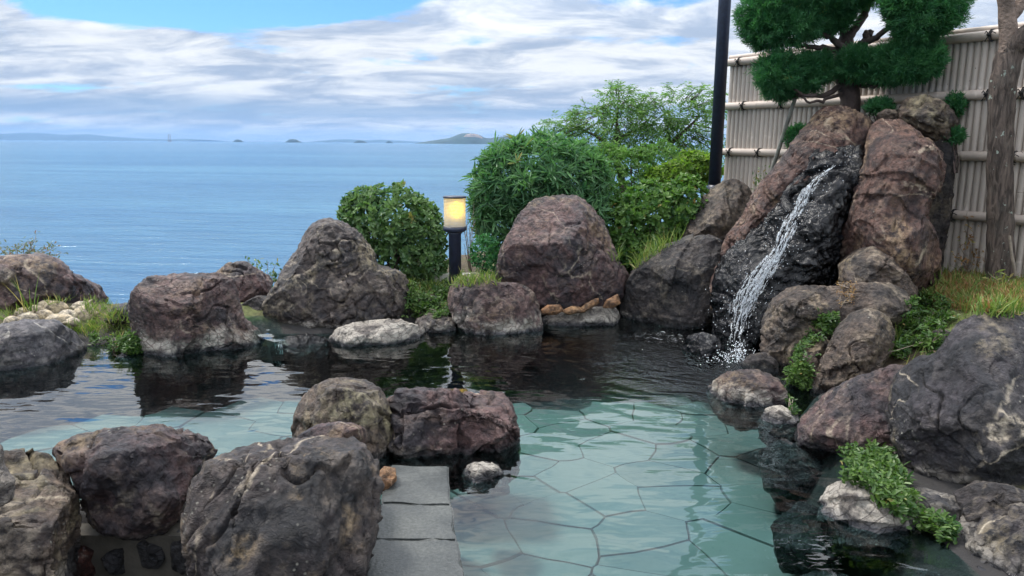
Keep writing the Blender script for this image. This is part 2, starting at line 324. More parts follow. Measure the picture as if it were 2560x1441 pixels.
def boulder(name, label, poly, Y, mat, D=None, p=2.5, lean=0.0, lod=6, seed=None, bumps=(), facets=24, rough=1.0, cat='boulder', group=None, parent=None, center=None, cracks=1.0):
    seed = seed if seed is not None else int(abs(poly[0][0] * 7 + poly[0][1] * 13)) % 9973
    r_ = np.random.default_rng(seed); poly = np.asarray(poly, float)
    if center is None:
        x, y = poly[:, 0], poly[:, 1]; x1, y1 = np.roll(x, -1), np.roll(y, -1); cr = x * y1 - x1 * y; A = cr.sum() / 2
        center = (((x + x1) * cr).sum() / (6 * A), ((y + y1) * cr).sum() / (6 * A))
    C = at(center[0], center[1], Y); W = unit(EYE - C); U = unit(np.cross((0, 0, 1.0), W)); Vv = np.cross(W, U)
    uv = []
    for q in poly:
        r = ray(*q); t = np.dot(C - EYE, W) / np.dot(r, W); Q = EYE + r * t - C; uv.append((Q @ U, Q @ Vv))
    uv = np.array(uv); nθ = 360; R = np.zeros(nθ); th = np.arange(nθ) * 2 * np.pi / nθ; dv = np.stack([np.cos(th), np.sin(th)], 1)
    for i in range(len(uv)):
        a, b = uv[i], uv[(i + 1) % len(uv)]; e = b - a
        det = dv[:, 0] * (-e[1]) + dv[:, 1] * e[0]; det = np.where(abs(det) < 1e-9, 1e-9, det)
        t = (a[0] * (-e[1]) + a[1] * e[0]) / det; s = (dv[:, 0] * a[1] - dv[:, 1] * a[0]) / det
        ok = (s >= -1e-6) & (s <= 1 + 1e-6) & (t > 0); R = np.where(ok & (t > R), t, R)
    R = np.where(R <= 0, R[R > 0].mean(), R); R = gauss_circ(R, 3.0); Rs = gauss_circ(R, 32.0)
    Rm = R.mean(); D = D if D is not None else 0.8 * Rm
    S, Fc = ico(lod)
    φ = np.arccos(np.clip(np.abs(S[:, 2]), 0, 1)); θ = np.arctan2(S[:, 1], S[:, 0]) % (2 * np.pi)
    t = np.sin(φ) ** (2 / p); w = np.cos(φ) ** (2 / p) * np.sign(S[:, 2])
    ti = θ / (2 * np.pi) * nθ; i0 = np.floor(ti).astype(int) % nθ; fr = ti - np.floor(ti)
    interp = lambda A: A[i0] * (1 - fr) + A[(i0 + 1) % nθ] * fr
    m = np.clip((t - 0.25) / 0.75, 0, 1); m = m * m * (3 - 2 * m)
    Re = interp(Rs) * (1 - m) + interp(R) * m
    L = np.stack([t * Re * np.cos(θ), t * Re * np.sin(θ), w * D], 1)
    for k in range(facets):                                    # broken, planar faces
        n = unit(r_.normal(size=3) * np.array([0.9, 0.9, 0.6]) + np.array([0, 0, 1.0 if k % 4 else -1.0]))
        h = (L @ n).max() * (r_.uniform(0.70, 0.90) if k % 3 == 0 else r_.uniform(0.86, 0.97)); d = L @ n - h
        L = L - n * np.clip(d, 0, None)[:, None]
    for bx, by, br, bh in bumps:
        r = ray(bx, by); tt = np.dot(C - EYE, W) / np.dot(r, W); Q = EYE + r * tt - C; bu, bv = Q @ U, Q @ Vv; sr = br * Y / F
        g = np.exp(-((L[:, 0] - bu) ** 2 + (L[:, 1] - bv) ** 2) / (sr * sr)) * (L[:, 2] > -0.1 * D); L[:, 2] += bh * g
    off = r_.uniform(0, 60, 3); N = vnormals(L, Fc); sc = Rm
    edge = np.clip(1.15 - t, 0.35, 1.0)
    L = L + N * ((0.055 * sc * fbm(L / sc * 1.25 + off, 2)) * edge * rough)[:, None]
    rot = unit(r_.normal(size=(3,))); st = L + rot * (L @ rot)[:, None] * -0.55
    N = vnormals(L, Fc)
    wv_ = 0.25 * np.stack([perlin(L * 4 / max(sc, .2) * .4 + off + a_) for a_ in (0, 21, 43)], 1)
    if cracks > 0: L = L + N * ((0.050 * sc * fracture(st / (0.62 * sc) + wv_ + off) + 0.018 * min(sc, 0.45) * fracture(st / (0.24 * max(sc, 0.25)) + wv_ * 2 + off + 40)) * edge * min(1, cracks + .3))[:, None]
    N = vnormals(L, Fc)
    q1 = perlin(st * 3.2 + off + 0.5 * perlin(L * 5 + off)[:, None]); q2 = perlin(st * 8.0 + off + 31)
    rid = 1 - np.abs(fbm(st * 4.5 + off + 9, 4)) * 1.6
    zone = np.clip(perlin(L * 1.7 / max(sc, 0.3) * 0.5 + off + 5) * 1.6 + 0.35, 0, 1); ssc = min(1, sc / 0.28)
    d = 0.030 * rough * (rid - 0.5) * ssc * (0.25 + 0.75 * zone) - 0.040 * cracks * np.exp(-(q1 / 0.040) ** 2) * zone * ssc - 0.008 * cracks * np.exp(-(q2 / 0.07) ** 2) * zone
    ax2 = unit(rot + 0.5 * r_.normal(size=3)); lay = (L @ ax2) / (0.16 * max(0.5, ssc)) + 0.9 * perlin(L * 1.6 + off + 77); fl = lay - np.floor(lay)   # broken layers
    d = d + 0.020 * ssc * rough * (fl ** 3 - 0.25) * np.clip(perlin(L * 1.3 + off + 50) * 2 + 0.4, 0, 1)
    d = d + 0.008 * rough * fbm(L * 16 + off, 3, 0.6) + 0.013 * rough * ssc * (0.5 - np.abs(fbm(st * 9.5 + off + 3, 3, 0.6))) * (0.3 + 0.7 * np.clip(perlin(L * 2.3 + off + 90) * 2 + 0.5, 0, 1))
    L = L + N * d[:, None]
    nb_ = 90; th2 = np.arctan2(L[:, 1], L[:, 0]) % (2 * np.pi); rh = np.hypot(L[:, 0], L[:, 1]); bi = (th2 / (2 * np.pi) * nb_).astype(int) % nb_
    mx = np.zeros(nb_); np.maximum.at(mx, bi, rh); tgt = R.reshape(nb_, -1).mean(1); k_ = gauss_circ(tgt / np.maximum(mx, 0.3 * tgt), 1.2)
    fx = th2 / (2 * np.pi) * nb_ - 0.5; j0 = np.floor(fx).astype(int); q_ = fx - j0
    L[:, :2] *= (k_[j0 % nb_] * (1 - q_) + k_[(j0 + 1) % nb_] * q_)[:, None]
    P = C + L[:, :1] * U + L[:, 1:2] * Vv + (L[:, 2:] - lean * L[:, 1:2]) * W
    Fo = Fc
    bvh_add(P, Fo)
    o = obj(name, P, Fo, mat, parent); o.color = (float(r_.random()), 0.5, 0.5, 1.0)
    return tag(o, label, cat, group) if parent is None else o

B = boulder
# --- far left
B('boulder', 'dark purple boulder with a twiggy plant growing behind it, behind the cream pebbles', [(-140, 660), (-60, 640), (0, 640), (60, 634), (110, 631), (150, 648), (185, 685), (230, 702), (262, 716), (278, 745), (270, 780), (200, 800), (100, 810), (0, 820), (-140, 830)], 6.75, M['purple'], D=0.42, bumps=[(110, 700, 60, 0.08)])
B('boulder', 'smooth grey boulder crossed by thin white quartz veins at the pool edge', [(-140, 830), (0, 812), (60, 799), (130, 797), (178, 820), (212, 860), (238, 888), (246, 925), (200, 1000), (100, 1040), (-140, 1050)], 5.42, M['slate_pale'], D=0.36, p=2.8, cracks=0.5)
B('boulder', 'large purple boulder with a white crusted toe sloping down to the small spill', [(322, 740), (345, 705), (385, 690), (450, 684), (520, 681), (567, 688), (592, 715), (602, 765), (612, 795), (642, 822), (672, 858), (672, 890), (630, 925), (560, 960), (450, 985), (380, 980), (345, 930), (332, 870), (322, 800)], 5.9, M['purple_crust'], D=0.40, lod=7, bumps=[(600, 870, 60, 0.10), (430, 760, 70, 0.08), (400, 850, 60, -0.05)])
B('boulder', 'small brown boulder wedged between the crusted purple boulder and the peaked boulder', [(525, 690), (570, 656), (612, 651), (645, 672), (685, 697), (675, 740), (660, 790), (600, 815), (555, 800), (525, 750)], 6.95, M['purple'], D=0.26)
B('boulder', 'large peaked boulder with a knob on its face, left of the lantern', [(748, 610), (758, 580), (780, 556), (815, 544), (860, 553), (908, 583), (936, 628), (948, 662), (985, 670), (1020, 693), (1032, 740), (1020, 790), (1010, 850), (930, 880), (800, 870), (700, 835), (658, 800), (652, 765), (688, 702), (712, 655), (735, 632)], 6.75, M['grey'], D=0.46, lod=7, bumps=[(860, 740, 40, 0.13), (990, 720, 60, 0.05), (780, 760, 60, -0.05), (850, 620, 60, 0.08)])
B('boulder', 'low white-crusted ledge stone at the foot of the peaked boulder', [(808, 862), (838, 822), (880, 806), (930, 800), (985, 796), (1035, 805), (1068, 830), (1062, 862), (1000, 890), (930, 910), (860, 912), (812, 895)], 6.16, M['pale'], D=0.30, bumps=[(880, 860, 40, 0.06), (985, 830, 30, 0.05)])
B('boulder', 'wet black weir stone in the gap where water spills into the pool', [(672, 872), (700, 845), (770, 832), (820, 846), (834, 885), (780, 930), (690, 925)], 6.0, M['wet'], D=0.22)
B('stone', 'blunt white-crusted stone under the vine beside the lantern', [(1035, 800), (1075, 780), (1110, 785), (1140, 800), (1150, 840), (1110, 860), (1050, 855)], 6.5, M['grey'], D=0.2, cat='stone')
B('stone', 'small grey stone half hidden in the vine left of the lantern', [(1040, 760), (1060, 735), (1090, 740), (1105, 770), (1090, 800), (1050, 800)], 6.8, M['grey'], D=0.15, cat='stone')
B('boulder', 'flat-topped brown boulder with a white foot, in front of the lantern post', [(1114, 735), (1130, 693), (1178, 680), (1215, 690), (1245, 704), (1300, 708), (1335, 728), (1350, 772), (1364, 825), (1352, 880), (1250, 890), (1165, 840), (1128, 790)], 6.6, M['purple_crust'], D=0.34, p=3.0, bumps=[(1220, 760, 70, 0.08)])
B('boulder', 'huge rounded purple-grey boulder between the long-leaved bush and the pool', [(1242, 645), (1262, 596), (1300, 530), (1332, 499), (1390, 486), (1430, 484), (1476, 504), (1512, 550), (1531, 610), (1545, 645), (1578, 688), (1565, 740), (1520, 785), (1400, 795), (1300, 780), (1258, 730), (1242, 690)], 7.25, M['purple'], D=0.58, lod=7, p=2.6, cracks=0.6, bumps=[(1330, 520, 40, 0.05)])
B('stone', 'low crusted ledge stone carrying rusty debris below the huge rounded boulder', [(1340, 800), (1400, 772), (1470, 768), (1540, 764), (1556, 792), (1535, 825), (1450, 845), (1370, 842), (1342, 825)], 6.75, M['pale'], D=0.2, p=3, cat='stone')
B('boulder', 'black-brown shouldered boulder at the pool edge just left of the waterfall', [(1543, 775), (1558, 702), (1600, 648), (1660, 614), (1720, 589), (1785, 584), (1830, 620), (1850, 700), (1860, 810), (1800, 860), (1700, 880), (1580, 850), (1548, 815)], 6.95, M['dark'], D=0.42, lod=7, bumps=[(1690, 660, 60, 0.08)])
B('boulder', 'plain brown boulder at the foot of the tall black pole', [(1698, 610), (1728, 535), (1745, 500), (1790, 460), (1832, 444), (1872, 460), (1888, 500), (1890, 610), (1800, 660), (1705, 660)], 7.9, M['tan'], D=0.4, p=2.8, cracks=0.4)
B('boulder', 'low dark filler boulder added to darken the gap behind the spill', [(590, 770), (640, 738), (690, 742), (712, 780), (700, 830), (640, 840), (600, 820)], 6.75, M['dark'], D=0.2)  # filler added over the soil so that this gap reads dark
# --- waterfall rockwork
B('boulder', 'tall reddish-brown flank boulder rising left of the falling water', [(1770, 720), (1800, 610), (1850, 540), (1890, 470), (1950, 390), (2010, 308), (2058, 256), (2110, 246), (2170, 266), (2200, 300), (2180, 400), (2100, 480), (2020, 560), (1960, 640), (1900, 760), (1830, 800), (1780, 780)], 6.66, M['brown'], D=0.36, lean=0.30, lod=7, center=(1960, 520), facets=5)
B('boulder', 'wet black chute boulder under the falling water', [(1772, 730), (1800, 640), (1850, 590), (1920, 530), (1985, 440), (2050, 350), (2100, 322), (2160, 322), (2200, 380), (2190, 480), (2160, 560), (2130, 640), (2110, 720), (2050, 760), (1990, 800), (1930, 880), (1880, 940), (1810, 930), (1785, 850)], 6.33, M['wet'], D=0.37, lean=0.17, lod=7, center=(1985, 640), facets=9, rough=1.7, cracks=1.5, bumps=[(1900, 640, 60, -0.05), (2030, 640, 60, 0.08), (2050, 560, 60, 0.05)])
B('boulder', 'massive brown boulder on the right side of the waterfall', [(2095, 600), (2115, 540), (2130, 480), (2150, 400), (2165, 335), (2190, 292), (2232, 286), (2275, 302), (2335, 350), (2374, 400), (2368, 455), (2330, 505), (2322, 545), (2345, 590), (2358, 650), (2345, 730), (2250, 760), (2150, 740), (2098, 660)], 6.12, M['brown'], D=0.42, lod=7, center=(2225, 520), lean=0.15, bumps=[(2290, 420, 60, 0.08), (2290, 600, 60, 0.12), (2270, 520, 50, -0.06)])
B('boulder', 'dark capstone with a pale yellow streak on top of the waterfall rocks', [(2238, 275), (2268, 244), (2312, 234), (2362, 254), (2386, 280), (2398, 312), (2380, 350), (2340, 380), (2280, 350), (2245, 315)], 6.45, M['lichen'], D=0.2)
B('boulder', 'tall black upright slab standing in shade behind the massive waterfall boulder', [(2300, 350), (2340, 320), (2392, 330), (2390, 450), (2376, 560), (2356, 660), (2330, 760), (2250, 760), (2270, 500)], 6.42, M['dark'], D=0.14, p=5)
B('stone', 'small brown stone peeping between the capstone and the reddish flank boulder', [(2190, 285), (2215, 272), (2240, 275), (2245, 295), (2220, 305), (2195, 302)], 6.5, M['tan'], D=0.08, cat='stone', lod=5)
B('boulder', 'rounded tan boulder leaning against the foot of the massive waterfall boulder', [(2095, 655), (2135, 622), (2180, 614), (2232, 640), (2272, 690), (2306, 740), (2240, 775), (2140, 760), (2096, 710)], 5.72, M['tan'], D=0.30, bumps=[(2190, 650, 40, 0.05)])
B('boulder', 'long tan boulder draped with dry stems beside the wet chute', [(1902, 800), (1930, 742), (1975, 712), (2030, 712), (2080, 716), (2150, 706), (2220, 700), (2272, 722), (2286, 765), (2260, 815), (2150, 840), (2060, 860), (2000, 930), (1950, 960), (1910, 930), (1898, 860)], 5.5, M['tan'], D=0.34, lod=7, center=(2030, 800), bumps=[(1990, 750, 50, 0.10), (1960, 850, 40, -0.06)])
B('boulder', 'wet black stone in the pool at the foot of the fall', [(1702, 868), (1720, 838), (1758, 830), (1795, 842), (1814, 872), (1805, 910), (1760, 935), (1715, 915)], 5.75, M['wet'], D=0.16)
B('stone', 'small wet stone directly beneath the falling water', [(1808, 898), (1830, 868), (1862, 862), (1885, 880), (1890, 915), (1850, 935), (1815, 925)], 5.6, M['wet'], D=0.13, cat='stone', lod=5)
B('stone', 'small damp brown stone between the fall and the low dome stone', [(1845, 915), (1875, 885), (1915, 880), (1945, 905), (1950, 940), (1890, 955), (1850, 945)], 5.35, M['dark'], D=0.14, cat='stone', lod=5)
B('boulder', 'upright brown boulder between two strips of creeping vine', [(2005, 985), (2030, 935), (2062, 880), (2088, 820), (2128, 776), (2178, 768), (2222, 788), (2244, 830), (2236, 880), (2190, 940), (2140, 1020), (2060, 1050), (2010, 1040)], 4.9, M['tan'], D=0.30, lod=7, bumps=[(2160, 830, 50, 0.06), (2100, 950, 50, 0.05)])
B('boulder', 'brown bank boulder mostly hidden under the strip of vine', [(1958, 960), (2000, 880), (2050, 840), (2085, 850), (2060, 950), (2020, 1050), (1975, 1060), (1955, 1010)], 5.05, M['tan'], D=0.25)
B('boulder', 'low dome stone at the waterline with a scaly white rim', [(1765, 968), (1808, 931), (1850, 921), (1900, 924), (1950, 948), (1972, 990), (1965, 1030), (1930, 1070), (1850, 1080), (1795, 1050), (1768, 1000)], 4.68, M['purple_rim'], D=0.26)
B('stone', 'small scaly white stone at the waterline next to the low dome stone', [(1893, 1055), (1915, 1020), (1950, 1010), (1990, 1030), (2010, 1070), (1990, 1120), (1930, 1125), (1898, 1100)], 4.3, M['pale'], D=0.15, cat='stone')
B('boulder', 'long low purple boulder with ochre patches entering the water', [(1984, 1085), (2008, 1038), (2070, 978), (2150, 938), (2230, 913), (2310, 905), (2350, 1000), (2340, 1160), (2220, 1220), (2120, 1235), (2040, 1205), (1992, 1130)], 4.0, M['purple'], D=0.36, lod=7, center=(2150, 1070), bumps=[(2060, 1090, 60, 0.06)])
B('boulder', 'huge dark slate boulder laced with pale veins', [(2212, 1010), (2240, 935), (2290, 893), (2345, 882), (2375, 832), (2425, 790), (2490, 773), (2560, 778), (2660, 800), (2720, 1000), (2700, 1250), (2520, 1380), (2400, 1340), (2285, 1260), (2232, 1170)], 3.65, M['slate'], D=0.40, lod=7, center=(2430, 1060), bumps=[(2300, 1040, 80, 0.10), (2470, 900, 80, 0.06), (2450, 1150, 80, 0.06)])
B('boulder', 'smooth grey boulder below the huge veined slate boulder', [(2370, 1380), (2398, 1295), (2430, 1260), (2500, 1238), (2580, 1232), (2720, 1250), (2760, 1600), (2560, 1700), (2390, 1640)], 2.75, M['slate'], D=0.34, lod=7, cracks=0.6)
B('boulder', 'knobbly white-scaled stone under the trailing vine at the water', [(2040, 1265), (2070, 1210), (2120, 1198), (2185, 1213), (2255, 1238), (2300, 1290), (2310, 1370), (2260, 1440), (2150, 1440), (2085, 1380), (2052, 1320)], 3.12, M['pale'], D=0.22, lod=7, rough=1.2)
B('stone', 'small scaly grey stone low in the corner below the trailing vine', [(2270, 1450), (2300, 1420), (2350, 1425), (2400, 1450), (2400, 1560), (2280, 1560)], 2.75, M['pale'], D=0.16, cat='stone', lod=5)
for lab, pl, Y in (('dark boulder under the water off the long low purple boulder', [(1890, 1130), (1960, 1095), (2060, 1150), (2090, 1230), (2000, 1270), (1910, 1230)], 3.95),
                   ('dark boulder under the water off the knobbly white-scaled stone', [(1925, 1310), (2000, 1250), (2120, 1300), (2160, 1390), (2050, 1450), (1945, 1430)], 3.25),
                   ('dark boulder under the water in the near right corner of the pool', [(1945, 1460), (2040, 1425), (2200, 1450), (2260, 1560), (2050, 1640), (1930, 1580)], 2.8)):
    B('submerged_boulder', lab, pl, Y, M['dark'], D=0.22)
B('boulder', 'dark wedge stone under the trailing vine below the huge veined slate boulder', [(2225, 1250), (2300, 1215), (2390, 1240), (2440, 1300), (2420, 1400), (2340, 1470), (2270, 1400)], 3.12, M['slate'], D=0.2)
B('stone', 'dark brown stone filling the gap above the smooth grey boulder', [(2380, 1230), (2440, 1200), (2520, 1210), (2600, 1240), (2560, 1320), (2420, 1320)], 3.0, M['dark'], D=0.2, cat='stone')
# --- foreground row
B('boulder', 'lichen-yellow dome boulder at the head of the slab path', [(726, 1070), (740, 1015), (765, 978), (805, 952), (862, 940), (920, 948), (960, 978), (982, 1040), (1002, 1110), (1004, 1190), (960, 1240), (850, 1240), (750, 1190), (726, 1120)], 3.85, M['lichen'], D=0.30, lod=7, p=2.8)
B('boulder', 'long blocky purple boulder lying across the pool behind the little white stone', [(955, 1000), (1005, 970), (1100, 970), (1150, 977), (1230, 973), (1282, 988), (1300, 1050), (1304, 1120), (1302, 1190), (1250, 1230), (1100, 1225), (1000, 1210), (960, 1120)], 3.95, M['purple'], D=0.28, lod=7, p=3.4, bumps=[(1240, 1080, 60, 0.04)])
B('boulder', 'rounded purple boulder perched on a wall of small dark stones', [(125, 1120), (200, 1082), (300, 1066), (400, 1062), (485, 1078), (545, 1110), (535, 1180), (480, 1215), (455, 1300), (405, 1342), (320, 1352), (240, 1334), (204, 1282), (178, 1200), (138, 1155)], 3.0, M['purple'], D=0.30, lod=7, p=2.8, bumps=[(270, 1180, 60, 0.06), (400, 1270, 60, 0.06), (250, 1260, 50, -0.07)])
B('boulder', 'biggest dark boulder with a flat pale top, beside the stone slabs', [(458, 1280), (478, 1200), (530, 1138), (610, 1100), (680, 1087), (760, 1084), (830, 1076), (890, 1088), (925, 1125), (948, 1175), (952, 1240), (942, 1310), (925, 1390), (890, 1530), (700, 1600), (520, 1600), (475, 1460), (456, 1350)], 2.62, M['char'], D=0.30, lod=7, p=4.0, bumps=[(900, 1200, 40, 0.05), (640, 1250, 80, 0.05), (780, 1360, 90, 0.04)])
B('boulder', 'flat slab-like boulder capping the biggest dark boulder', [(738, 1090), (790, 1062), (850, 1052), (905, 1064), (925, 1095), (900, 1130), (820, 1135), (750, 1125)], 3.05, M['purple'], D=0.2)
B('boulder', 'greenish layered boulder beside the rounded boulder perched on the wall', [(-120, 1140), (0, 1120), (60, 1114), (110, 1116), (152, 1150), (186, 1200), (210, 1262), (206, 1345), (194, 1441), (180, 1600), (-120, 1600)], 2.6, M['lichen'], D=0.28, lod=7, p=3.2, bumps=[(110, 1240, 60, 0.04)])
B('stone', 'white mottled stone overlapping the greenish layered boulder', [(-90, 1120), (-20, 1100), (8, 1110), (12, 1160), (38, 1200), (36, 1250), (0, 1270), (-90, 1280)], 2.2, M['pale'], D=0.14, cat='stone')
B('stone', 'little white ribbed stone in the water beside the slab path', [(1152, 1185), (1172, 1158), (1210, 1152), (1245, 1160), (1268, 1195), (1278, 1235), (1220, 1250), (1165, 1235)], 3.5, M['pale'], D=0.13, cat='stone', cracks=1.5)
B('stone', 'orange-stained stone jammed between the two boulders above the slabs', [(930, 1200), (960, 1165), (990, 1170), (992, 1200), (960, 1240), (935, 1230)], 3.3, M['orange'], D=0.1, cat='stone', lod=5)
# stones of the low wall under the perched boulder
tag(MB().box((-2.1, 2.88, -0.5), (-0.95, 3.2, 0.0)).build('mortar_wall', M['mortar'], smooth=False), 'low mortar wall with set stones under the perched boulder', 'wall')
for lab, pl, mm in (('oval black stone set in the mortar wall next to the red stone', [(250, 1395), (275, 1365), (320, 1360), (330, 1400), (315, 1435), (270, 1440)], 'dark'),
                    ('squarish black stone in the middle of the mortar wall', [(340, 1360), (375, 1340), (415, 1350), (412, 1400), (395, 1425), (355, 1420)], 'dark'),
                    ('tall black stone in the mortar wall against the biggest dark boulder', [(425, 1350), (450, 1320), (480, 1340), (482, 1410), (460, 1440), (428, 1425)], 'dark'),
                    ('rusty red stone in the mortar wall beside the greenish layered boulder', [(185, 1340), (215, 1330), (245, 1370), (240, 1450), (185, 1470)], 'red')):
    B('wall_stone', lab, pl, 2.90, M[mm], D=0.08, cat='stone', group='stones set in the mortar wall', lod=5, p=3.2)
# cream pebbles
PEB = [(x_, y_, a_ * 1.25, b_ * 1.35) for x_, y_, a_, b_ in [(140, 772, 26, 15), (112, 790, 20, 12), (70, 800, 24, 14), (30, 806, 18, 12), (170, 790, 22, 12), (212, 785, 24, 16), (150, 800, 30, 12), (205, 768, 22, 11), (120, 766, 24, 12), (60, 783, 20, 11), (182, 806, 16, 9), (90, 776, 16, 10)]]
for x, y, a, b in PEB:
    th = np.linspace(0, 2 * np.pi, 12, endpoint=False)
    zz = at0(x, y, 0.17)
    B('pebble', 'smooth cream pebble in the grass patch between the left boulders', [(x + a * math.cos(t), y - b * math.sin(t)) for t in th], zz[1] + 0.03, M['pebble'], D=0.05, cat='pebble', group='cream pebbles in the grass', lod=4, facets=2, rough=0.25, cracks=0.0, p=2.1)
B('stone', 'dark slate stone leaning in the grass beside the large crusted purple boulder', [(258, 800), (285, 765), (320, 755), (335, 790), (325, 810), (270, 812)], 6.15, M['slate'], D=0.12, cat='stone', lod=5)
B('stone', 'rust-brown stone under the vine at the foot of the grass patch', [(278, 870), (300, 845), (335, 835), (340, 880), (300, 905), (280, 900)], 5.75, M['orange'], D=0.12, cat='stone', lod=5)
B('stone', 'pale scaly stone at the waterline below the rust-brown stone', [(285, 895), (310, 880), (350, 885), (365, 915), (320, 940), (288, 930)], 5.6, M['pale'], D=0.12, cat='stone', lod=5)
B('stone', 'grey stone poking out of the vine above the huge veined slate boulder', [(2316, 850), (2335, 825), (2370, 825), (2390, 850), (2360, 880), (2325, 875)], 4.7, M['tan'], D=0.12, cat='stone', lod=5)
for lab, pl, Y in (('flat rusty stone on the crusted ledge next to the flat-topped boulder', [(1350, 775), (1370, 762), (1400, 762), (1410, 776), (1390, 788), (1355, 788)], 6.6),
                   ('long rusty stone in the middle of the crusted ledge', [(1400, 778), (1430, 765), (1452, 768), (1455, 782), (1420, 788)], 6.6),
                   ('tilted rusty tile shard on the crusted ledge', [(1446, 775), (1465, 758), (1492, 745), (1500, 758), (1478, 772), (1455, 782)], 6.62),
                   ('striped shell-like shard at the end of the crusted ledge beside the black-brown boulder', [(1505, 770), (1515, 750), (1545, 735), (1552, 760), (1530, 772)], 6.62)):
    B('rusty_shard', lab, pl, Y, M['orange'], D=0.05, cat='shard', lod=4, facets=3, cracks=0.2)

# ------------------------------------------------------------------ pool, ground
ring = [(-420, 985), (-150, 960), (0, 935), (130, 915), (250, 898), (345, 893), (520, 893), (660, 872), (820, 868), (1000, 845), (1110, 828), (1190, 826), (1350, 824), (1540, 808), (1740, 806), (1850, 880), (1910, 915), (1935, 960), (1985, 1060), (2060, 1150), (2110, 1230), (2250, 1345), (2350, 1441)]
POOL = [at0(*q)[:2] for q in ring] + [np.array(q) for q in ((1.35, 1.6), (1.35, 0.2), (-0.45, 0.2), (-0.45, 2.35), (-0.62, 2.85), (-0.9, 3.15), (-1.6, 3.2), (-2.3, 3.15), (-3.4, 3.1))]
POOL = np.array(POOL)
def sdist(P, poly=POOL):
    P = np.asarray(P, float); d = np.full(len(P), 1e9); ins = np.zeros(len(P), bool); n = len(poly)
    for i in range(n):
        a, b = poly[i], poly[(i + 1) % n]; e = b - a; w = P - a
        t = np.clip((w @ e) / (e @ e), 0, 1); d = np.minimum(d, np.linalg.norm(w - t[:, None] * e, axis=1))
        c = ((a[1] > P[:, 1]) != (b[1] > P[:, 1])) & (P[:, 0] < (b[0] - a[0]) * (P[:, 1] - a[1]) / (b[1] - a[1] + 1e-12) + a[0]); ins ^= c
    return np.where(ins, -d, d)
def sst(x, a, b):
    t = np.clip((x - a) / (b - a), 0, 1); return t * t * (3 - 2 * t)
def land(x, y, sd):
    z = 0.02 + 0.13 * sst(sd, 0.45, 1.1) + 0.06 * sst(y, 6.3, 7.2) + 0.36 * sst(sd, 0.75, 1.9) * sst(x, 1.3, 2.0) + 0.04 * perlin(np.stack([x * 0.9, y * 0.9, x * 0 + 3.3], 1))
    k = sst(3.0 - y, 0.0, 0.2); z = np.where((y < 3.0) & (x < 0), -0.35 * k + z * (1 - k), z)
    edge = 6.7 + 3.25 * sst(x, -2.0, -0.3); drop = np.clip(y - edge, 0, None)
    return z - np.minimum(drop * 0.9 + 0.06 * drop * drop, 14.0)
xs = np.concatenate([np.linspace(-16, -5, 24, endpoint=False), np.linspace(-5, 5.5, 150, endpoint=False), np.linspace(5.5, 16, 22)])
ys = np.concatenate([np.linspace(-1.5, 1.5, 12, endpoint=False), np.linspace(1.5, 9.0, 110, endpoint=False), np.linspace(9.0, 26, 40)])
gx, gy = np.meshgrid(xs, ys); gp = np.stack([gx.ravel(), gy.ravel()], 1); sdv = sdist(gp)
gz = land(gp[:, 0], gp[:, 1], sdv); off_ = np.where((gp[:, 1] < 3.3) & (gp[:, 0] < 0.2), 0.0, np.where(gp[:, 0] > 0.8, 0.05 + 0.33 * sst(gp[:, 1], 4.3, 5.3), 0.38))
gz = np.where(sdv < 0.12 + off_, -0.62 + (gz + 0.62) * sst(sdv - off_, -0.35, 0.12), gz)
gz = gz + 0.015 * perlin(np.stack([gp[:, 0] * 6, gp[:, 1] * 6, gz * 0], 1))
GV = np.column_stack([gp, gz]); nx = len(xs)
ii, jj = np.meshgrid(np.arange(nx - 1), np.arange(len(ys) - 1)); a = (jj * nx + ii).ravel(); quads = np.stack([a, a + 1, a + nx + 1, a + nx], 1)
qs = sdv[quads].mean(1)
def soil_mat():
    m, nt, out = newmat('soil'); c = coords(nt, False); n1 = noise(nt, c, 1.8, 6); n2 = noise(nt, c, 22, 8, 0.7)
    cc = mixc(nt, mapr(nt, n1, 0.4, 0.62), (0.10, 0.075, 0.045), (0.13, 0.15, 0.05)); cc = mixc(nt, mapr(nt, n2, 0.35, 0.7), mixc(nt, 1.0, cc, (0.5, 0.5, 0.5), 'MULTIPLY'), cc)
    pz = nd(nt, 'ShaderNodeSeparateXYZ', _0=nd(nt, 'ShaderNodeNewGeometry').outputs['Position']).outputs[2]
    cc = mixc(nt, mapr(nt, mth(nt, 'ADD', pz, mth(nt, 'MULTIPLY', n2, 0.05)), 0.05, 0.13, 1.0, 0.0), cc, (0.028, 0.026, 0.026))
    bp = nd(nt, 'ShaderNodeBump', Strength=0.7, Distance=0.03, Height=n2)
    b = nd(nt, 'ShaderNodeBsdfPrincipled', Base_Color=cc, Roughness=0.95, Normal=bp.outputs[0]); nt.links.new(b.outputs[0], out.inputs[0]); return m
M['soil'] = soil_mat()
M['basin'] = simple('basin_stone', (0.050, 0.066, 0.066), 0.7, 0.4, 7, 0.6, 0.03)
def used(Q):
    ids = np.unique(Q); mp = np.full(len(GV), -1); mp[ids] = np.arange(len(ids)); return GV[ids], mp[Q]
v_, f_ = used(quads[qs > -0.14]); tag(obj('ground', v_, f_, M['soil'], loc=(0, 0, 0)), 'sandy garden soil behind and between the boulders', kind='structure')
soil_bvh = BVHTree.FromPolygons(v_.tolist(), f_.tolist()); bvh_add(v_, np.concatenate([f_[:, [0, 1, 2]], f_[:, [0, 2, 3]]]))
v_, f_ = used(quads[qs <= -0.14]); basin = tag(obj('pool_basin', v_, f_, M['basin'], loc=(0, 0, 0)), 'dark stone basin of the bathing pool', kind='structure')
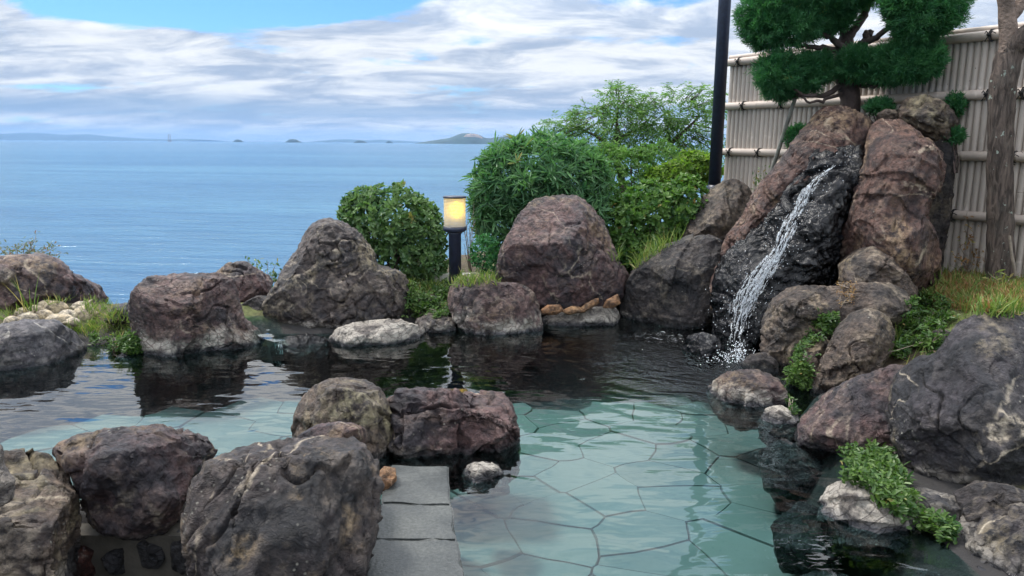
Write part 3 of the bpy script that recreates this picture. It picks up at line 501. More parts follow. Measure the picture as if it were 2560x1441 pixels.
# flagstones of the pool floor
def flag_mat():
    m, nt, out = newmat('flagstone'); c = coords(nt, False); oi = nd(nt, 'ShaderNodeObjectInfo').outputs['Random']
    n1 = noise(nt, c, 3.0, 6); n2 = noise(nt, c, 45, 4, 0.7)
    cc = mixc(nt, oi, (0.092, 0.122, 0.118), (0.145, 0.168, 0.161)); cc = mixc(nt, mapr(nt, n1, 0.3, 0.7, 0, 0.5), cc, (0.14, 0.17, 0.17))
    cc = mixc(nt, mapr(nt, n2, 0.60, 0.72), cc, (0.08, 0.12, 0.125))
    b = nd(nt, 'ShaderNodeBsdfPrincipled', Base_Color=cc, Roughness=0.8); nt.links.new(b.outputs[0], out.inputs[0]); return m
M['flag'] = flag_mat()
M['flag_grey'] = simple('flagstone_grey', (0.20, 0.21, 0.26), 0.8, 0.15, 4)
FZ = -0.42
seeds = []
for iy in range(-1, 19):
    for ix in range(-9, 8):
        seeds.append((ix * 0.43 + (0.21 if iy % 2 else 0) + rng.uniform(-.21, .21), 0.9 + iy * 0.36 + rng.uniform(-.18, .18)))
seeds = np.array(seeds); nflag = 0
for i, s in enumerate(seeds):
    if sdist(s[None])[0] > -0.02 or s[1] > 5.75 + 0.5 * perlin(np.array([[s[0] * 1.3, 0.5, 7.1]]))[0]: continue
    poly = [np.array(q) for q in ((s[0] - 1, s[1] - 1), (s[0] + 1, s[1] - 1), (s[0] + 1, s[1] + 1), (s[0] - 1, s[1] + 1))]
    for j, t in enumerate(seeds):
        d = t - s; L = np.linalg.norm(d)
        if j == i or L > 2: continue
        n = d / L; h = L / 2 - 0.0032; out_ = []
        for k in range(len(poly)):
            p0, p1 = poly[k], poly[(k + 1) % len(poly)]; a0, a1 = (p0 - s) @ n - h, (p1 - s) @ n - h
            if a0 <= 0: out_.append(p0)
            if (a0 < 0) != (a1 < 0): out_.append(p0 + (p1 - p0) * (a0 / (a0 - a1)))
        poly = out_
        if len(poly) < 3: break
    if len(poly) < 3: continue
    # ragged outline: subdivide each edge once
    pts = []
    for k in range(len(poly)):
        p0, p1 = poly[k], poly[(k + 1) % len(poly)]; e = p1 - p0; L = np.linalg.norm(e); pts.append(p0)
        if L > 0.12:
            nn = np.array([e[1], -e[0]]) / L
            for f_r in (0.33, 0.67):
                q = p0 + e * f_r; w = perlin(np.array([[q[0] * 2.3, q[1] * 2.3, 1.7]]))[0] * 0.035; pts.append(q + nn * 0 + np.array([w, -w]))
    pts = np.array(pts); n = len(pts); zt = FZ + rng.uniform(-0.006, 0.006)
    ctr = pts.mean(0)
    V = np.vstack([np.column_stack([ctr + (pts - ctr) * 0.985, np.full(n, zt)]), np.column_stack([pts, np.full(n, zt - 0.012)]), np.column_stack([pts, np.full(n, zt - 0.09)]), [[*ctr, zt]]])
    ff = [(k, (k + 1) % n, 3 * n) for k in range(n)]
    for lv in (0, 1):
        for k in range(n):
            a, b = lv * n + k, lv * n + (k + 1) % n; ff += [(a + n, b + n, b), (a + n, b, a)]
    obj('flagstone', V, np.array(ff), M['flag'], parent=basin, smooth=False, loc=(ctr[0], ctr[1], zt - 0.09)); nflag += 1
# water
def water_mat():
    m, nt, out = newmat('pool_water'); g = nd(nt, 'ShaderNodeNewGeometry').outputs['Position']
    fall = at0(1835, 880); sp = nd(nt, 'ShaderNodeVectorMath', {'operation': 'DISTANCE'}, _0=g, _1=(float(fall[0]), float(fall[1]), 0.0)).outputs['Value']
    near = mapr(nt, sp, 0.2, 3.2, 1.0, 0.0)
    s1 = noise(nt, vmul(nt, g, (1.0, 1.9, 1.0)), 2.2, 1.5, 0.4, 0.5)
    s2 = noise(nt, vmul(nt, g, (1.0, 2.4, 1.0)), 6.0, 1.0, 0.4, 0.5)
    s3 = noise(nt, g, 30.0, 3, 0.6, 0.5)
    ringw = nd(nt, 'ShaderNodeMath', {'operation': 'SINE'}, _0=mth(nt, 'ADD', mth(nt, 'MULTIPLY', sp, 42.0), mth(nt, 'MULTIPLY', s1, 14.0))).outputs[0]
    hgt = mth(nt, 'ADD', mth(nt, 'MULTIPLY', s1, 0.012), mth(nt, 'MULTIPLY', s2, 0.0019))
    hgt = mth(nt, 'ADD', hgt, mth(nt, 'MULTIPLY', mth(nt, 'MULTIPLY', ringw, near), 0.0013))
    hgt = mth(nt, 'ADD', hgt, mth(nt, 'MULTIPLY', mth(nt, 'MULTIPLY', s3, mapr(nt, sp, 0.1, 1.7, 1.0, 0.0)), 0.016))
    bp = nd(nt, 'ShaderNodeBump', Strength=1.0, Distance=1.0, Height=hgt)
    fr = nd(nt, 'ShaderNodeFresnel', IOR=1.42, Normal=bp.outputs[0])
    gl = nd(nt, 'ShaderNodeBsdfGlossy', Color=(1, 1, 1), Roughness=0.0, Normal=bp.outputs[0])
    tr = nd(nt, 'ShaderNodeBsdfTransparent', Color=(0.66, 0.87, 0.87))
    mx = nd(nt, 'ShaderNodeMixShader', _0=fr.outputs[0], _1=tr.outputs[0], _2=gl.outputs[0])
    nt.links.new(mx.outputs[0], out.inputs[0]); return m
M['water'] = water_mat()
def flat_poly(name, pts, z, mat, **k):
    b = bmesh.new(); vs_ = [b.verts.new((p[0], p[1], z)) for p in pts]; f = b.faces.new(vs_)
    if f.normal.z < 0 or True: b.normal_update()
    if f.normal.z < 0: f.normal_flip()
    bmesh.ops.triangulate(b, faces=b.faces[:]); me = bpy.data.meshes.new(name); b.to_mesh(me); b.free(); me.materials.append(mat)
    o = bpy.data.objects.new(name, me); col.objects.link(o); return o
def grow(poly, d):
    n = len(poly); out_ = []
    A = 0.5 * sum(poly[i][0] * poly[(i + 1) % n][1] - poly[(i + 1) % n][0] * poly[i][1] for i in range(n)); s = 1 if A > 0 else -1
    for i in range(n):
        e = unit(poly[(i + 1) % n] - poly[i - 1]); out_.append(poly[i] + s * d * np.array([e[1], -e[0]]))
    return out_
def grow_ring(d):
    g = grow(POOL, d); g2 = grow(POOL, 0.16); g = [g2[i] if POOL[i][0] > 0.8 and POOL[i][1] < 4.8 else g[i] for i in range(len(g))]; return [g[i] if i < len(ring) - 1 else g2[i] if i <= len(ring) + 1 else POOL[i] for i in range(len(POOL))]
tag(flat_poly('pool_water', grow_ring(0.48), 0.0, M['water']), 'rippled clear water of the hot spring pool', kind='structure')
# the trickle's upper channel between two left boulders
ch = [at0(600, 790, 0.10)[:2], at0(690, 790, 0.10)[:2], at0(716, 850, 0.10)[:2], at0(694, 858, 0.10)[:2], at0(650, 845, 0.10)[:2]]
tag(flat_poly('spill_channel_water', ch, 0.10, M['water']), 'little dark channel of water feeding the spill', kind='structure')

# slab path
def slab_mat():
    m, nt, out = newmat('granite_slab'); c = coords(nt); n1 = noise(nt, c, 4, 6, 0.6); n2 = noise(nt, c, 70, 5, 0.7)
    cc = mixc(nt, mapr(nt, n1, 0.35, 0.68), (0.050, 0.055, 0.054), (0.100, 0.106, 0.103)); cc = mixc(nt, mapr(nt, n2, 0.36, 0.66), mixc(nt, 1.0, cc, (0.55, 0.57, 0.56), 'MULTIPLY'), cc)
    bp = nd(nt, 'ShaderNodeBump', Strength=0.6, Distance=0.006, Height=n2)
    rr = mapr(nt, n1, 0.4, 0.65, 0.35, 0.65)
    b = nd(nt, 'ShaderNodeBsdfPrincipled', Base_Color=cc, Roughness=rr, Normal=bp.outputs[0]); nt.links.new(b.outputs[0], out.inputs[0]); return m
M['slab'] = slab_mat()
path = empty('slab_path', (*at0(1040, 1300, 0.04)[:2], 0.0), 'row of wet grey granite slabs running into the pool', 'path')
SLAB_PX = [(1162, 1258, (975, 1118), (952, 1128)), (1260, 1347, (950, 1130), (926, 1140)), (1349, 1452, (924, 1142), (912, 1160)), (1456, 1660, (910, 1162), (890, 1200))]
for y0, y1, (xa, xb), (xc, xd) in SLAB_PX:
    q = [at0(xa, y0, 0.045), at0(xb, y0 + 4, 0.045), at0(xd, y1 + 4, 0.045), at0(xc, y1, 0.045)]
    b = bmesh.new(); tv = [b.verts.new(p) for p in q]; bv = [b.verts.new((p[0], p[1], -0.5)) for p in q]
    b.faces.new(tv[::-1]); 
    for k in range(4): b.faces.new((tv[k], tv[(k + 1) % 4], bv[(k + 1) % 4], bv[k]))
    bmesh.ops.recalc_face_normals(b, faces=b.faces[:]); bmesh.ops.subdivide_edges(b, edges=[e for e in b.edges if e.verts[0].co.z > 0 and e.verts[1].co.z > 0], cuts=6)
    for v in b.verts:
        if v.co.z > 0: w = 0.014 * perlin(np.array([[v.co.x * 9, v.co.y * 9, 2.2]]))[0]; v.co.x += w; v.co.y += w
    bmesh.ops.bevel(b, geom=[e for e in b.edges if all(abs(v.co.z - 0.045) < 1e-4 for v in e.verts) and len(e.link_faces) == 2 and abs(e.calc_face_angle(0)) > 0.6], offset=0.008, segments=2, affect='EDGES')
    bmesh.ops.triangulate(b, faces=b.faces[:]); me = bpy.data.meshes.new('slab'); b.to_mesh(me); b.free(); me.materials.append(M['slab'])
    o = bpy.data.objects.new('slab', me); col.objects.link(o); o.parent = path; o.location = -np.array(path.location)

# ------------------------------------------------------------------ sea and far land
def sea_mat():
    m, nt, out = newmat('sea'); g = nd(nt, 'ShaderNodeNewGeometry').outputs['Position']
    gr = nd(nt, 'ShaderNodeVectorRotate', {'rotation_type': 'Z_AXIS'}, Vector=g, Angle=rad(8)).outputs[0]
    w1 = noise(nt, vmul(nt, gr, (0.28, 1.0, 1.0)), 0.30, 4, 0.55, 0.4); w2 = noise(nt, vmul(nt, gr, (0.6, 1.0, 1.0)), 1.6, 4, 0.6, 0.3)
    lg = noise(nt, vmul(nt, g, (0.25, 1.0, 1.0)), 0.006, 5, 0.55, 0.3); lg2 = noise(nt, vmul(nt, gr, (0.15, 1.0, 1.0)), 0.035, 4, 0.55)
    dy = nd(nt, 'ShaderNodeVectorMath', {'operation': 'LENGTH'}, _0=g).outputs['Value']
    fade = mapr(nt, dy, 60, 1200, 1.0, 0.3)
    hgt = mth(nt, 'ADD', mth(nt, 'MULTIPLY', w1, 0.85), mth(nt, 'MULTIPLY', w2, 0.16))
    bp = nd(nt, 'ShaderNodeBump', Strength=fade, Distance=1.0, Height=hgt)
    body = mixc(nt, mapr(nt, lg, 0.38, 0.62), (0.040, 0.104, 0.172), (0.068, 0.158, 0.222))
    body = mixc(nt, mapr(nt, lg2, 0.42, 0.62, 0.0, 0.8), body, (0.032, 0.092, 0.165))
    wvm = mth(nt, 'ADD', mth(nt, 'MULTIPLY', w1, 0.7), mth(nt, 'MULTIPLY', w2, 0.3))
    body = mixc(nt, mth(nt, 'MULTIPLY', mapr(nt, wvm, 0.42, 0.62), 0.55), body, mixc(nt, 1.0, body, (0.45, 0.55, 0.66), 'MULTIPLY'))  # shading of the wave slopes, painted into the body colour by wave height
    df = nd(nt, 'ShaderNodeBsdfDiffuse', Color=body, Normal=bp.outputs[0])
    gl = nd(nt, 'ShaderNodeBsdfGlossy', Color=(0.72, 0.88, 1.0), Roughness=0.12, Normal=bp.outputs[0])
    fr = mapr(nt, nd(nt, 'ShaderNodeFresnel', IOR=1.33, Normal=bp.outputs[0]).outputs[0], 0.0, 1.0, 0.06, 0.72, False)
    mx = nd(nt, 'ShaderNodeMixShader', _0=fr, _1=df.outputs[0], _2=gl.outputs[0]); nt.links.new(mx.outputs[0], out.inputs[0]); return m
M['sea'] = sea_mat()
SEAZ = -10.0; SR = 30000.0
sy = np.array([-400, 0, 14, 40, 100, 250, 600, 1500, 4000, 10000, SR]); sxx = np.array([-SR, -6000, -1200, -250, -50, 0, 50, 250, 1200, 6000, SR])
a_, b_ = np.meshgrid(sxx, sy); sv = np.column_stack([a_.ravel(), b_.ravel(), np.full(a_.size, SEAZ)]); i_, j_ = np.meshgrid(np.arange(10), np.arange(10)); k_ = (j_ * 11 + i_).ravel()
tag(obj('sea', sv, np.stack([k_, k_ + 1, k_ + 12, k_ + 11], 1), M['sea'], loc=(0, 0, 0), smooth=False), 'calm blue sea out to the horizon', kind='structure')
M['far_land'] = simple('far_land', (0.030, 0.055, 0.050), 0.95, 0.3, 0.004, 0.0)
M['quarry'] = simple('quarry_face', (0.46, 0.36, 0.30), 0.95, 0.2, 0.02, 0.0)
def ridge(name, label, cat, prof, Y, mat, depth=0.5, kind=None, seed=1):
    """far land from a skyline [(px, py)...]; rises from the sea, with real depth behind it"""
    prof = np.asarray(prof, float); xs_ = np.linspace(prof[0, 0], prof[-1, 0], 64); hy = np.interp(xs_, prof[:, 0], prof[:, 1])
    top = np.array([at(x, y, Y) for x, y in zip(xs_, hy)]); h = np.clip(top[:, 2] - SEAZ, 0.5, None); Wd = top[-1, 0] - top[0, 0]
    nv = 13; V = []
    for k in range(nv):
        t = k / (nv - 1) * 2 - 1; c = (1 - t * t) ** 0.8
        yy = Y + t * Wd * depth * 0.5; jit = perlin(np.stack([top[:, 0] / (Wd * 0.06), np.full(64, t * 3 + seed), np.full(64, 0.5)], 1))
        V.append(np.column_stack([top[:, 0] * (1 + 0 * t), np.full(64, yy), SEAZ - 0.4 + h * c * (1 + (0.12 * jit if abs(t) > 0.1 else 0))]))
    V = np.vstack(V); i_, j_ = np.meshgrid(np.arange(63), np.arange(nv - 1)); k_ = (j_ * 64 + i_).ravel()
    return tag(obj(name, V, np.stack([k_, k_ + 1, k_ + 65, k_ + 64], 1), mat), label, cat, None, kind)
ridge('hills', 'faint far mountain coast on the horizon at the left', None, [(-300, 345), (-150, 338), (0, 335), (90, 333), (160, 338), (220, 336), (260, 341), (330, 346), (420, 349), (480, 348), (520, 351)], 27000, M['far_land'], 0.3, 'structure', 2)
ridge('hills', 'faint far coast on the horizon behind the small islands', None, [(780, 355), (830, 350), (870, 348.5), (910, 351.5), (950, 350), (1000, 352.5), (1060, 355), (1150, 356)], 26000, M['far_land'], 0.3, 'structure', 3)
hill = empty('headland', at(1180, 357, 9000) * np.array([1, 1, 0]) + np.array([0, 0, SEAZ]), 'dark wooded headland with a bare pinkish quarry face on its peak', 'headland')
h2 = ridge('slope', None, None, [(1045, 358), (1075, 353), (1100, 349), (1122, 346), (1135, 341), (1150, 335), (1165, 333), (1185, 334), (1200, 338), (1212, 345), (1225, 346), (1250, 342), (1280, 339), (1310, 341), (1350, 345), (1420, 350), (1500, 358)], 9000, M['far_land'], 0.35, None, 4)
h2.parent = hill; h2.location = np.array(h2.location) - np.array(hill.location)
q2 = ridge('quarry_face', None, None, [(1158, 343.5), (1165, 337), (1178, 335), (1190, 336), (1202, 341), (1206, 344)], 8780, M['quarry'], 0.12, None, 6)
q2.parent = hill; q2.location = np.array(q2.location) - np.array(hill.location) + np.array([0, 0, 0])
for lab, x0, x1, yt in (('flat low islet nearest the drilling rig on the horizon', 583, 608, 346.5), ('long humped islet midway along the horizon', 714, 752, 345.5), ('low twin-humped islet off the faint far coast', 885, 917, 348.5), ('small dark islet near the headland', 965, 982, 349.5)):
    xm = (x0 + x1) / 2; yb = 350.5 + xm * 0.007; yt = yt + 2.6
    ridge('islet', lab, 'island', [(x0, yb), (x0 + (x1 - x0) * .25, yt + 1.0), (xm - 2, yt), (x0 + (x1 - x0) * .7, yt + 1.2), (x1, yb)], 11000, M['far_land'], 0.6, None, int(x0))
rig = empty('drilling_rig', np.array([at(424, 350, 7000)[0], 7000, SEAZ]), 'jack-up rig with tall lattice legs far out on the sea', 'rig')
M['rig'] = simple('rig_steel', (0.25, 0.20, 0.20), 0.7, 0.1, 0.5, 0.0)
rb = np.array(rig.location); sc_ = 7000 / F
for dx in (-2.2, 2.2):
    mb = MB(); w = 1.0 * sc_ / 2; Ht = 19 * sc_
    for ox, oy in ((-w, -w), (w, -w), (w, w), (-w, w)): mb.tube([rb + (dx * sc_ + ox, oy, -2), rb + (dx * sc_ + ox, oy, Ht)], 0.55, 5)
    for k in range(14):
        z0 = k * Ht / 14; z1 = z0 + Ht / 14; s = 1 if k % 2 else -1; mb.tube([rb + (dx * sc_ - w * s, -w, z0), rb + (dx * sc_ + w * s, -w, z1)], 0.4, 4)
    mb.build('lattice_leg', M['rig'], rig)
MB().box(rb + (-4 * sc_, -12, 3 * sc_ * .6), rb + (4 * sc_, 12, 3 * sc_ * .6 + 6)).build('platform', M['rig'], rig, False)

# ------------------------------------------------------------------ foliage helpers
def leaves(Cn, A, Nn, Ln, Wd, fold=0.25, six=False):
    """Cn base points, A axes, Nn face normals; returns verts, tris; 4 or 6 verts a leaf"""
    n = len(Cn); A = unit(A); Sd = unit(np.cross(A, Nn)); Up = np.cross(Sd, A)
    Ln = np.broadcast_to(Ln, (n,))[:, None]; Wd = np.broadcast_to(Wd, (n,))[:, None]
    if not six:
        V = np.stack([Cn, Cn + A * Ln * 0.45 + Sd * Wd * 0.5 + Up * Wd * fold, Cn + A * Ln - Up * Ln * 0.08, Cn + A * Ln * 0.45 - Sd * Wd * 0.5 + Up * Wd * fold], 1).reshape(-1, 3)
        base = (np.arange(n) * 4)[:, None]; Fc = np.concatenate([base + np.array([0, 1, 2]), base + np.array([0, 2, 3])])
        return V, Fc, 4
    f2 = fold * 0.6
    V = np.stack([Cn, Cn + A * Ln * .3 + Sd * Wd * .42 + Up * Wd * f2, Cn + A * Ln * .72 + Sd * Wd * .45 + Up * Wd * f2 - Up * Ln * .05, Cn + A * Ln - Up * Ln * .12, Cn + A * Ln * .72 - Sd * Wd * .45 + Up * Wd * f2 - Up * Ln * .05, Cn + A * Ln * .3 - Sd * Wd * .42 + Up * Wd * f2], 1).reshape(-1, 3)
    base = (np.arange(n) * 6)[:, None]
    Fc = np.concatenate([base + np.array(t) for t in ((0, 1, 2), (0, 2, 3), (0, 3, 4), (0, 4, 5))]); return V, Fc, 6
def leaf_obj(name, Cn, A, Nn, Ln, Wd, mat, parent=None, fold=0.25, six=False, var=None, **k):
    V, Fc, m = leaves(Cn, A, Nn, Ln, Wd, fold, six)
    var = rng.random(len(Cn)) if var is None else var
    return obj(name, V, Fc, mat, parent, False, {'var': np.repeat(np.clip(var, 0, 1), m)}, **k)
def rdir(n): return unit(rng.normal(size=(n, 3)))
def shell(blobs, n, lump=0.16, inner=0.25):
    """points through the outer shell of a union of ellipsoids; blobs = [(centre, (rx, ry, rz))]"""
    P, N = [], []; ar = np.array([b[1][0] * b[1][2] + b[1][1] * b[1][2] for b in blobs]); ar = ar / ar.sum()
    for (c, r), w in zip(blobs, ar):
        k = int(n * w) + 1; d = rdir(k); r = np.asarray(r); s = 1 - inner * rng.random(k) ** 2 + lump * perlin(d * 2.6 + np.asarray(c) * 3)
        P.append(np.asarray(c) + d * r * s[:, None]); N.append(unit(d / r))
    P, N = np.vstack(P), np.vstack(N); keep = np.ones(len(P), bool)
    for c, r in blobs: keep &= (((P - np.asarray(c)) / (np.asarray(r) * 0.68)) ** 2).sum(1) > 1
    return P[keep], N[keep]
def whorls(blobs, nw, per, Ln, Wd, mat, name, parent, spread=0.9, six=True, lump=0.26, lift=0.25, inner=0.4, fold=0.2, tipvar=0.07):
    P, N = shell(blobs, nw, lump, inner); n = len(P)
    ax = unit(N + 0.35 * rng.normal(size=(n, 3)) + np.array([0, 0, lift]))
    C_ = np.repeat(P, per, 0); ax_ = np.repeat(ax, per, 0); m = len(C_)
    d = unit(ax_ * rng.uniform(0.25, 1.0, (m, 1)) + spread * unit(np.cross(ax_, rdir(m))))
    nn = unit(ax_ + 0.3 * rng.normal(size=(m, 3)))
    v = np.clip(np.repeat(rng.random(n), per) * 0.7 + rng.random(m) * 0.3 - 0.02, 0, 0.85) + (np.repeat(rng.random(n) < tipvar, per) & (np.repeat(N[:, 2], per) > 0.1)) * 0.15
    return leaf_obj(name, C_, d, nn, Ln * rng.uniform(0.5, 1.25, m), Wd * rng.uniform(0.65, 1.15, m), mat, parent, fold, six, v)
def blob(px, py, rpx, rpy, Y, ry=None):
    s = Y / F; return (at(px, py, Y), (rpx * s, (ry if ry is not None else (rpx + rpy) / 2 * s), rpy * s))
def limb(p0, p1, r0, r1, n=8, bend=0.08):
    p0, p1 = np.asarray(p0, float), np.asarray(p1, float); t = np.linspace(0, 1, n)[:, None]; L = np.linalg.norm(p1 - p0)
    w = np.stack([perlin(np.stack([t[:, 0] * 2.2 + k * 9.1 + p0[0] * 5, np.full(n, p0[2] * 3 + k), np.full(n, p1[0])], 1)) for k in range(3)], 1)
    return p0 + (p1 - p0) * t + w * L * bend * np.sin(np.pi * t), np.linspace(r0, r1, n)
def stems(name, base, targets, r0, r1, mat, parent, bend=0.10, seg=5):
    mb = MB()
    for t in targets: pth, rr = limb(base + rng.normal(size=3) * np.array([0.05, 0.05, 0.0]), t, r0, r1, 8, bend); mb.tube(pth, rr, seg)
    return mb.build(name, mat, parent)

# --- lantern
L0 = at(1138, 705, 7.05); L0[2] = 0.14
lan = empty('bollard_lantern', L0, 'lit black bollard lantern with a frosted ribbed glass head', 'lantern')
zt = lambda py: at(1136, py, 7.05)[2] - L0[2]
MB().lathe(L0, [(0.0, 0.0), (0.058, 0.0), (0.058, zt(586)), (0.075, zt(580)), (0.0, zt(580))], 20).build('post', M['black_metal'], lan)
MB().lathe(L0, [(0.0, zt(580)), (0.085, zt(580)), (0.108, zt(576)), (0.108, zt(566)), (0.0, zt(566))], 28).build('collar', M['black_metal'], lan)
MB().lathe(L0, [(0.0, zt(495)), (0.108, zt(495)), (0.108, zt(491)), (0.0, zt(491))], 28).build('cap', M['black_metal'], lan)
def glass_mat():
    m, nt, out = newmat('frosted_glass'); c = coords(nt, False); z = nd(nt, 'ShaderNodeSeparateXYZ', _0=c).outputs[2]
    wv = nd(nt, 'ShaderNodeMath', {'operation': 'SINE'}, _0=mth(nt, 'MULTIPLY', z, 480.0)).outputs[0]
    bp = nd(nt, 'ShaderNodeBump', Strength=0.6, Distance=0.004, Height=wv)
    tl = nd(nt, 'ShaderNodeBsdfTranslucent', Color=(0.85, 0.84, 0.80), Normal=bp.outputs[0]); df = nd(nt, 'ShaderNodeBsdfPrincipled', Base_Color=(0.62, 0.62, 0.60), Roughness=0.25, Normal=bp.outputs[0])
    tp = nd(nt, 'ShaderNodeBsdfTransparent', Color=(0.95, 0.93, 0.88))
    a1 = nd(nt, 'ShaderNodeMixShader', _0=0.5, _1=df.outputs[0], _2=tl.outputs[0]); a2 = nd(nt, 'ShaderNodeMixShader', _0=0.10, _1=a1.outputs[0], _2=tp.outputs[0])
    nt.links.new(a2.outputs[0], out.inputs[0]); return m
M['glass'] = glass_mat()
rib = [(0.100 + 0.0016 * (k % 2), zt(566) + (zt(495) - zt(566)) * k / 36) for k in range(37)]
shade_ = MB().lathe(L0, rib, 32).build('glass_shade', M['glass'], lan)
m_, nt_, out_ = newmat('lamp_glow'); em = nd(nt_, 'ShaderNodeEmission', Color=(1.0, 0.62, 0.03), Strength=11.0); nt_.links.new(em.outputs[0], out_.inputs[0]); M['glow'] = m_
zb = (zt(545), zt(503)); MB().lathe(L0 + np.array([0.018, -0.055, 0]), [(0.0, zb[0]), (0.012, zb[0] + .01), (0.020, zb[0] + .04), (0.020, zb[1] - .03), (0.012, zb[1]), (0.0, zb[1])], 14).build('bulb', M['glow'], shade_)

# --- tall pole
P0 = at(1786, 465, 8.4)
pole = empty('lamp_pole', (P0[0], 8.4, 0.15), 'tall dark blue-black pole in front of the end of the fence', 'pole')
MB().lathe((P0[0], 8.4, 0.15), [(0.0, P0[2] - .15), (0.066, P0[2] - .15), (0.064, 5.4), (0.0, 5.4)], 24).build('shaft', M['black_metal'], pole)
MB().lathe((P0[0], 8.4, 0.15), [(0.085, 0.0), (0.085, P0[2] - .19), (0.07, P0[2] - .14), (0.0, P0[2] - .14)], 24).build('base_sleeve', M['black_metal'], pole)

# --- bamboo-pattern fence
def bamboo_mat(name, colr):
    m, nt, out = newmat(name); c = coords(nt); oi = nd(nt, 'ShaderNodeObjectInfo').outputs['Random']
    cc = mixc(nt, oi, tuple(x * 0.92 for x in colr), tuple(x * 1.06 for x in colr)); st = noise(nt, vmul(nt, c, (1, 1, 0.12)), 14, 6)
    cc = mixc(nt, mapr(nt, st, 0.42, 0.75, 0.0, 0.28), cc, (0.30, 0.25, 0.21)); cc = mixc(nt, mapr(nt, noise(nt, c, 60, 2), 0.72, 0.76), cc, (0.12, 0.09, 0.07))
    b = nd(nt, 'ShaderNodeBsdfPrincipled', Base_Color=cc, Roughness=0.5); nt.links.new(b.outputs[0], out.inputs[0]); return m
M['bamboo'] = bamboo_mat('bamboo_slat', (0.50, 0.44, 0.39)); M['bamboo_rail'] = bamboo_mat('bamboo_rail', (0.52, 0.44, 0.38))
FA = at(1814, 378, 8.75); FB = at(2620, 395, 6.05)
fdir = unit(np.array([FB[0] - FA[0], FB[1] - FA[1], 0])); flen = np.linalg.norm((FB - FA)[:2]) + 0.9; fn = np.array([fdir[1], -fdir[0], 0]);
if fn[1] > 0: fn = -fn
ZB, ZT = 0.42, 2.50
fence = empty('bamboo_fence', (FA[0], FA[1], ZB), 'beige bamboo-pattern screen fence with rope-tied horizontal rails', 'fence')
def slat_mesh(kind, w=0.056):
    r_ = np.random.default_rng(kind); th = np.linspace(0, np.pi, 7); nodes = np.sort(r_.uniform(0.1, ZT - ZB - .05, r_.integers(3, 5))); zs = [(0, 1.0)]
    for z in nodes: zs += [(z - 0.012, 1.0), (z, 1.07), (z + 0.004, 0.95), (z + 0.016, 1.0)]
    zs.append((ZT - ZB, 1.0)); V = []
    for z, k in zs:
        for t in th: V.append(fdir * (-math.cos(t) * w / 2 * (1 if k < 1.01 else 1.0)) + fn * (math.sin(t) * 0.024 * k) + np.array([0, 0, z]))
    f = [(i * 7 + j, i * 7 + j + 1, (i + 1) * 7 + j + 1, (i + 1) * 7 + j) for i in range(len(zs) - 1) for j in range(6)]
    f2 = np.array(f)
    if fn[0] * fdir[1] - fn[1] * fdir[0] > 0: pass
    me = mesh('slat', np.array(V), f2, M['bamboo'], True); me.flip_normals() if False else None; return me
SL = [slat_mesh(k) for k in range(7)]; ns = int(flen / 0.0575)
for i in range(ns):
    o = bpy.data.objects.new('slat', SL[(i * 5 + i // 7) % 7]); col.objects.link(o); o.parent = fence; o.color = (rng.random(), .5, .5, 1); pos = fdir * (0.03 + i * 0.0575); o.location = pos
bk = MB(); c0 = FA * np.array([1, 1, 0]); 
bv = [c0 + fdir * a - fn * b + np.array([0, 0, z]) for a in (0, flen) for b in (0.002, 0.03) for z in (ZB, ZT - 0.02)]
bk.add(np.array(bv), [(0, 1, 3, 2), (4, 6, 7, 5), (0, 4, 5, 1), (2, 3, 7, 6), (1, 5, 7, 3), (0, 2, 6, 4)]); bk.build('backing_panel', M['bamboo'], fence, False)
RZ = [2.49, 2.02, 1.52, 1.02]; RAILS = []
for k, rz in enumerate(RZ):
    s = np.linspace(-0.01, flen, 60); nodeat = np.cumsum(rng.uniform(0.28, 0.5, 20)); rr = 0.040 + 0.004 * np.exp(-(np.min(np.abs(s[:, None] - nodeat[None]), 1) / 0.02) ** 2) if False else np.full(60, 0.040)
    ss = np.unique(np.concatenate([[-0.01, flen]] + [[n_ - 0.015, n_, n_ + 0.006, n_ + 0.02] for n_ in nodeat if n_ < flen - .05])); rr = np.full(len(ss), 0.040)
    for n_ in nodeat: rr[np.abs(ss - n_) < 1e-6] = 0.0435
    P = c0 + np.outer(ss, fdir) + fn * 0.045 + np.array([0, 0, rz]); RAILS.append(MB().tube(P, rr, 12).build('rail', M['bamboo_rail'], fence))
P = c0 + np.outer(np.linspace(-0.01, flen, 6), fdir) + fn * 0.0 + np.array([0, 0, 2.545]); MB().tube(P, 0.028, 10).build('cap_rail', M['bamboo_rail'], fence)
def tie(s, rz):
    c = c0 + fdir * s + fn * 0.045 + np.array([0, 0, rz]); mb = MB(); th = np.linspace(0, 2 * np.pi, 13)
    for off in (-0.006, 0.006): mb.tube([c + fdir * off + fn * 0.045 * math.cos(t) + np.array([0, 0, 0.045 * math.sin(t)]) for t in th], 0.005, 5, False)
    k = c + fn * 0.05
    mb.tube([k - fdir * .012, k + fn * .012, k + fdir * .012], 0.012, 6)
    for a in ((0.05, 0.02), (-0.035, 0.03), (0.03, -0.06), (-0.03, -0.05)):
        mb.tube([k, k + fdir * a[0] * .6 + fn * .015 + np.array([0, 0, a[1] * .9]), k + fdir * a[0] + np.array([0, 0, a[1] * 0.8 - 0.012])], 0.0042, 5)
    mb.build('rope_tie', M['black_rope'], RAILS[RZ.index(rz)])
def s_at(px):
    r = ray(px, 360); a = np.array([[r[0], -fdir[0]], [r[1], -fdir[1]]]); t = np.linalg.solve(a, FA[:2]); return t[1]
for px, k in ((1845, 0), (1862, 1), (1908, 2), (1836, 2), (1957, 1), (2465, 1), (2455, 0), (2548, 2), (2412, 3), (2551, 1), (2545, 3), (2250, 0)): tie(s_at(px), RZ[k])

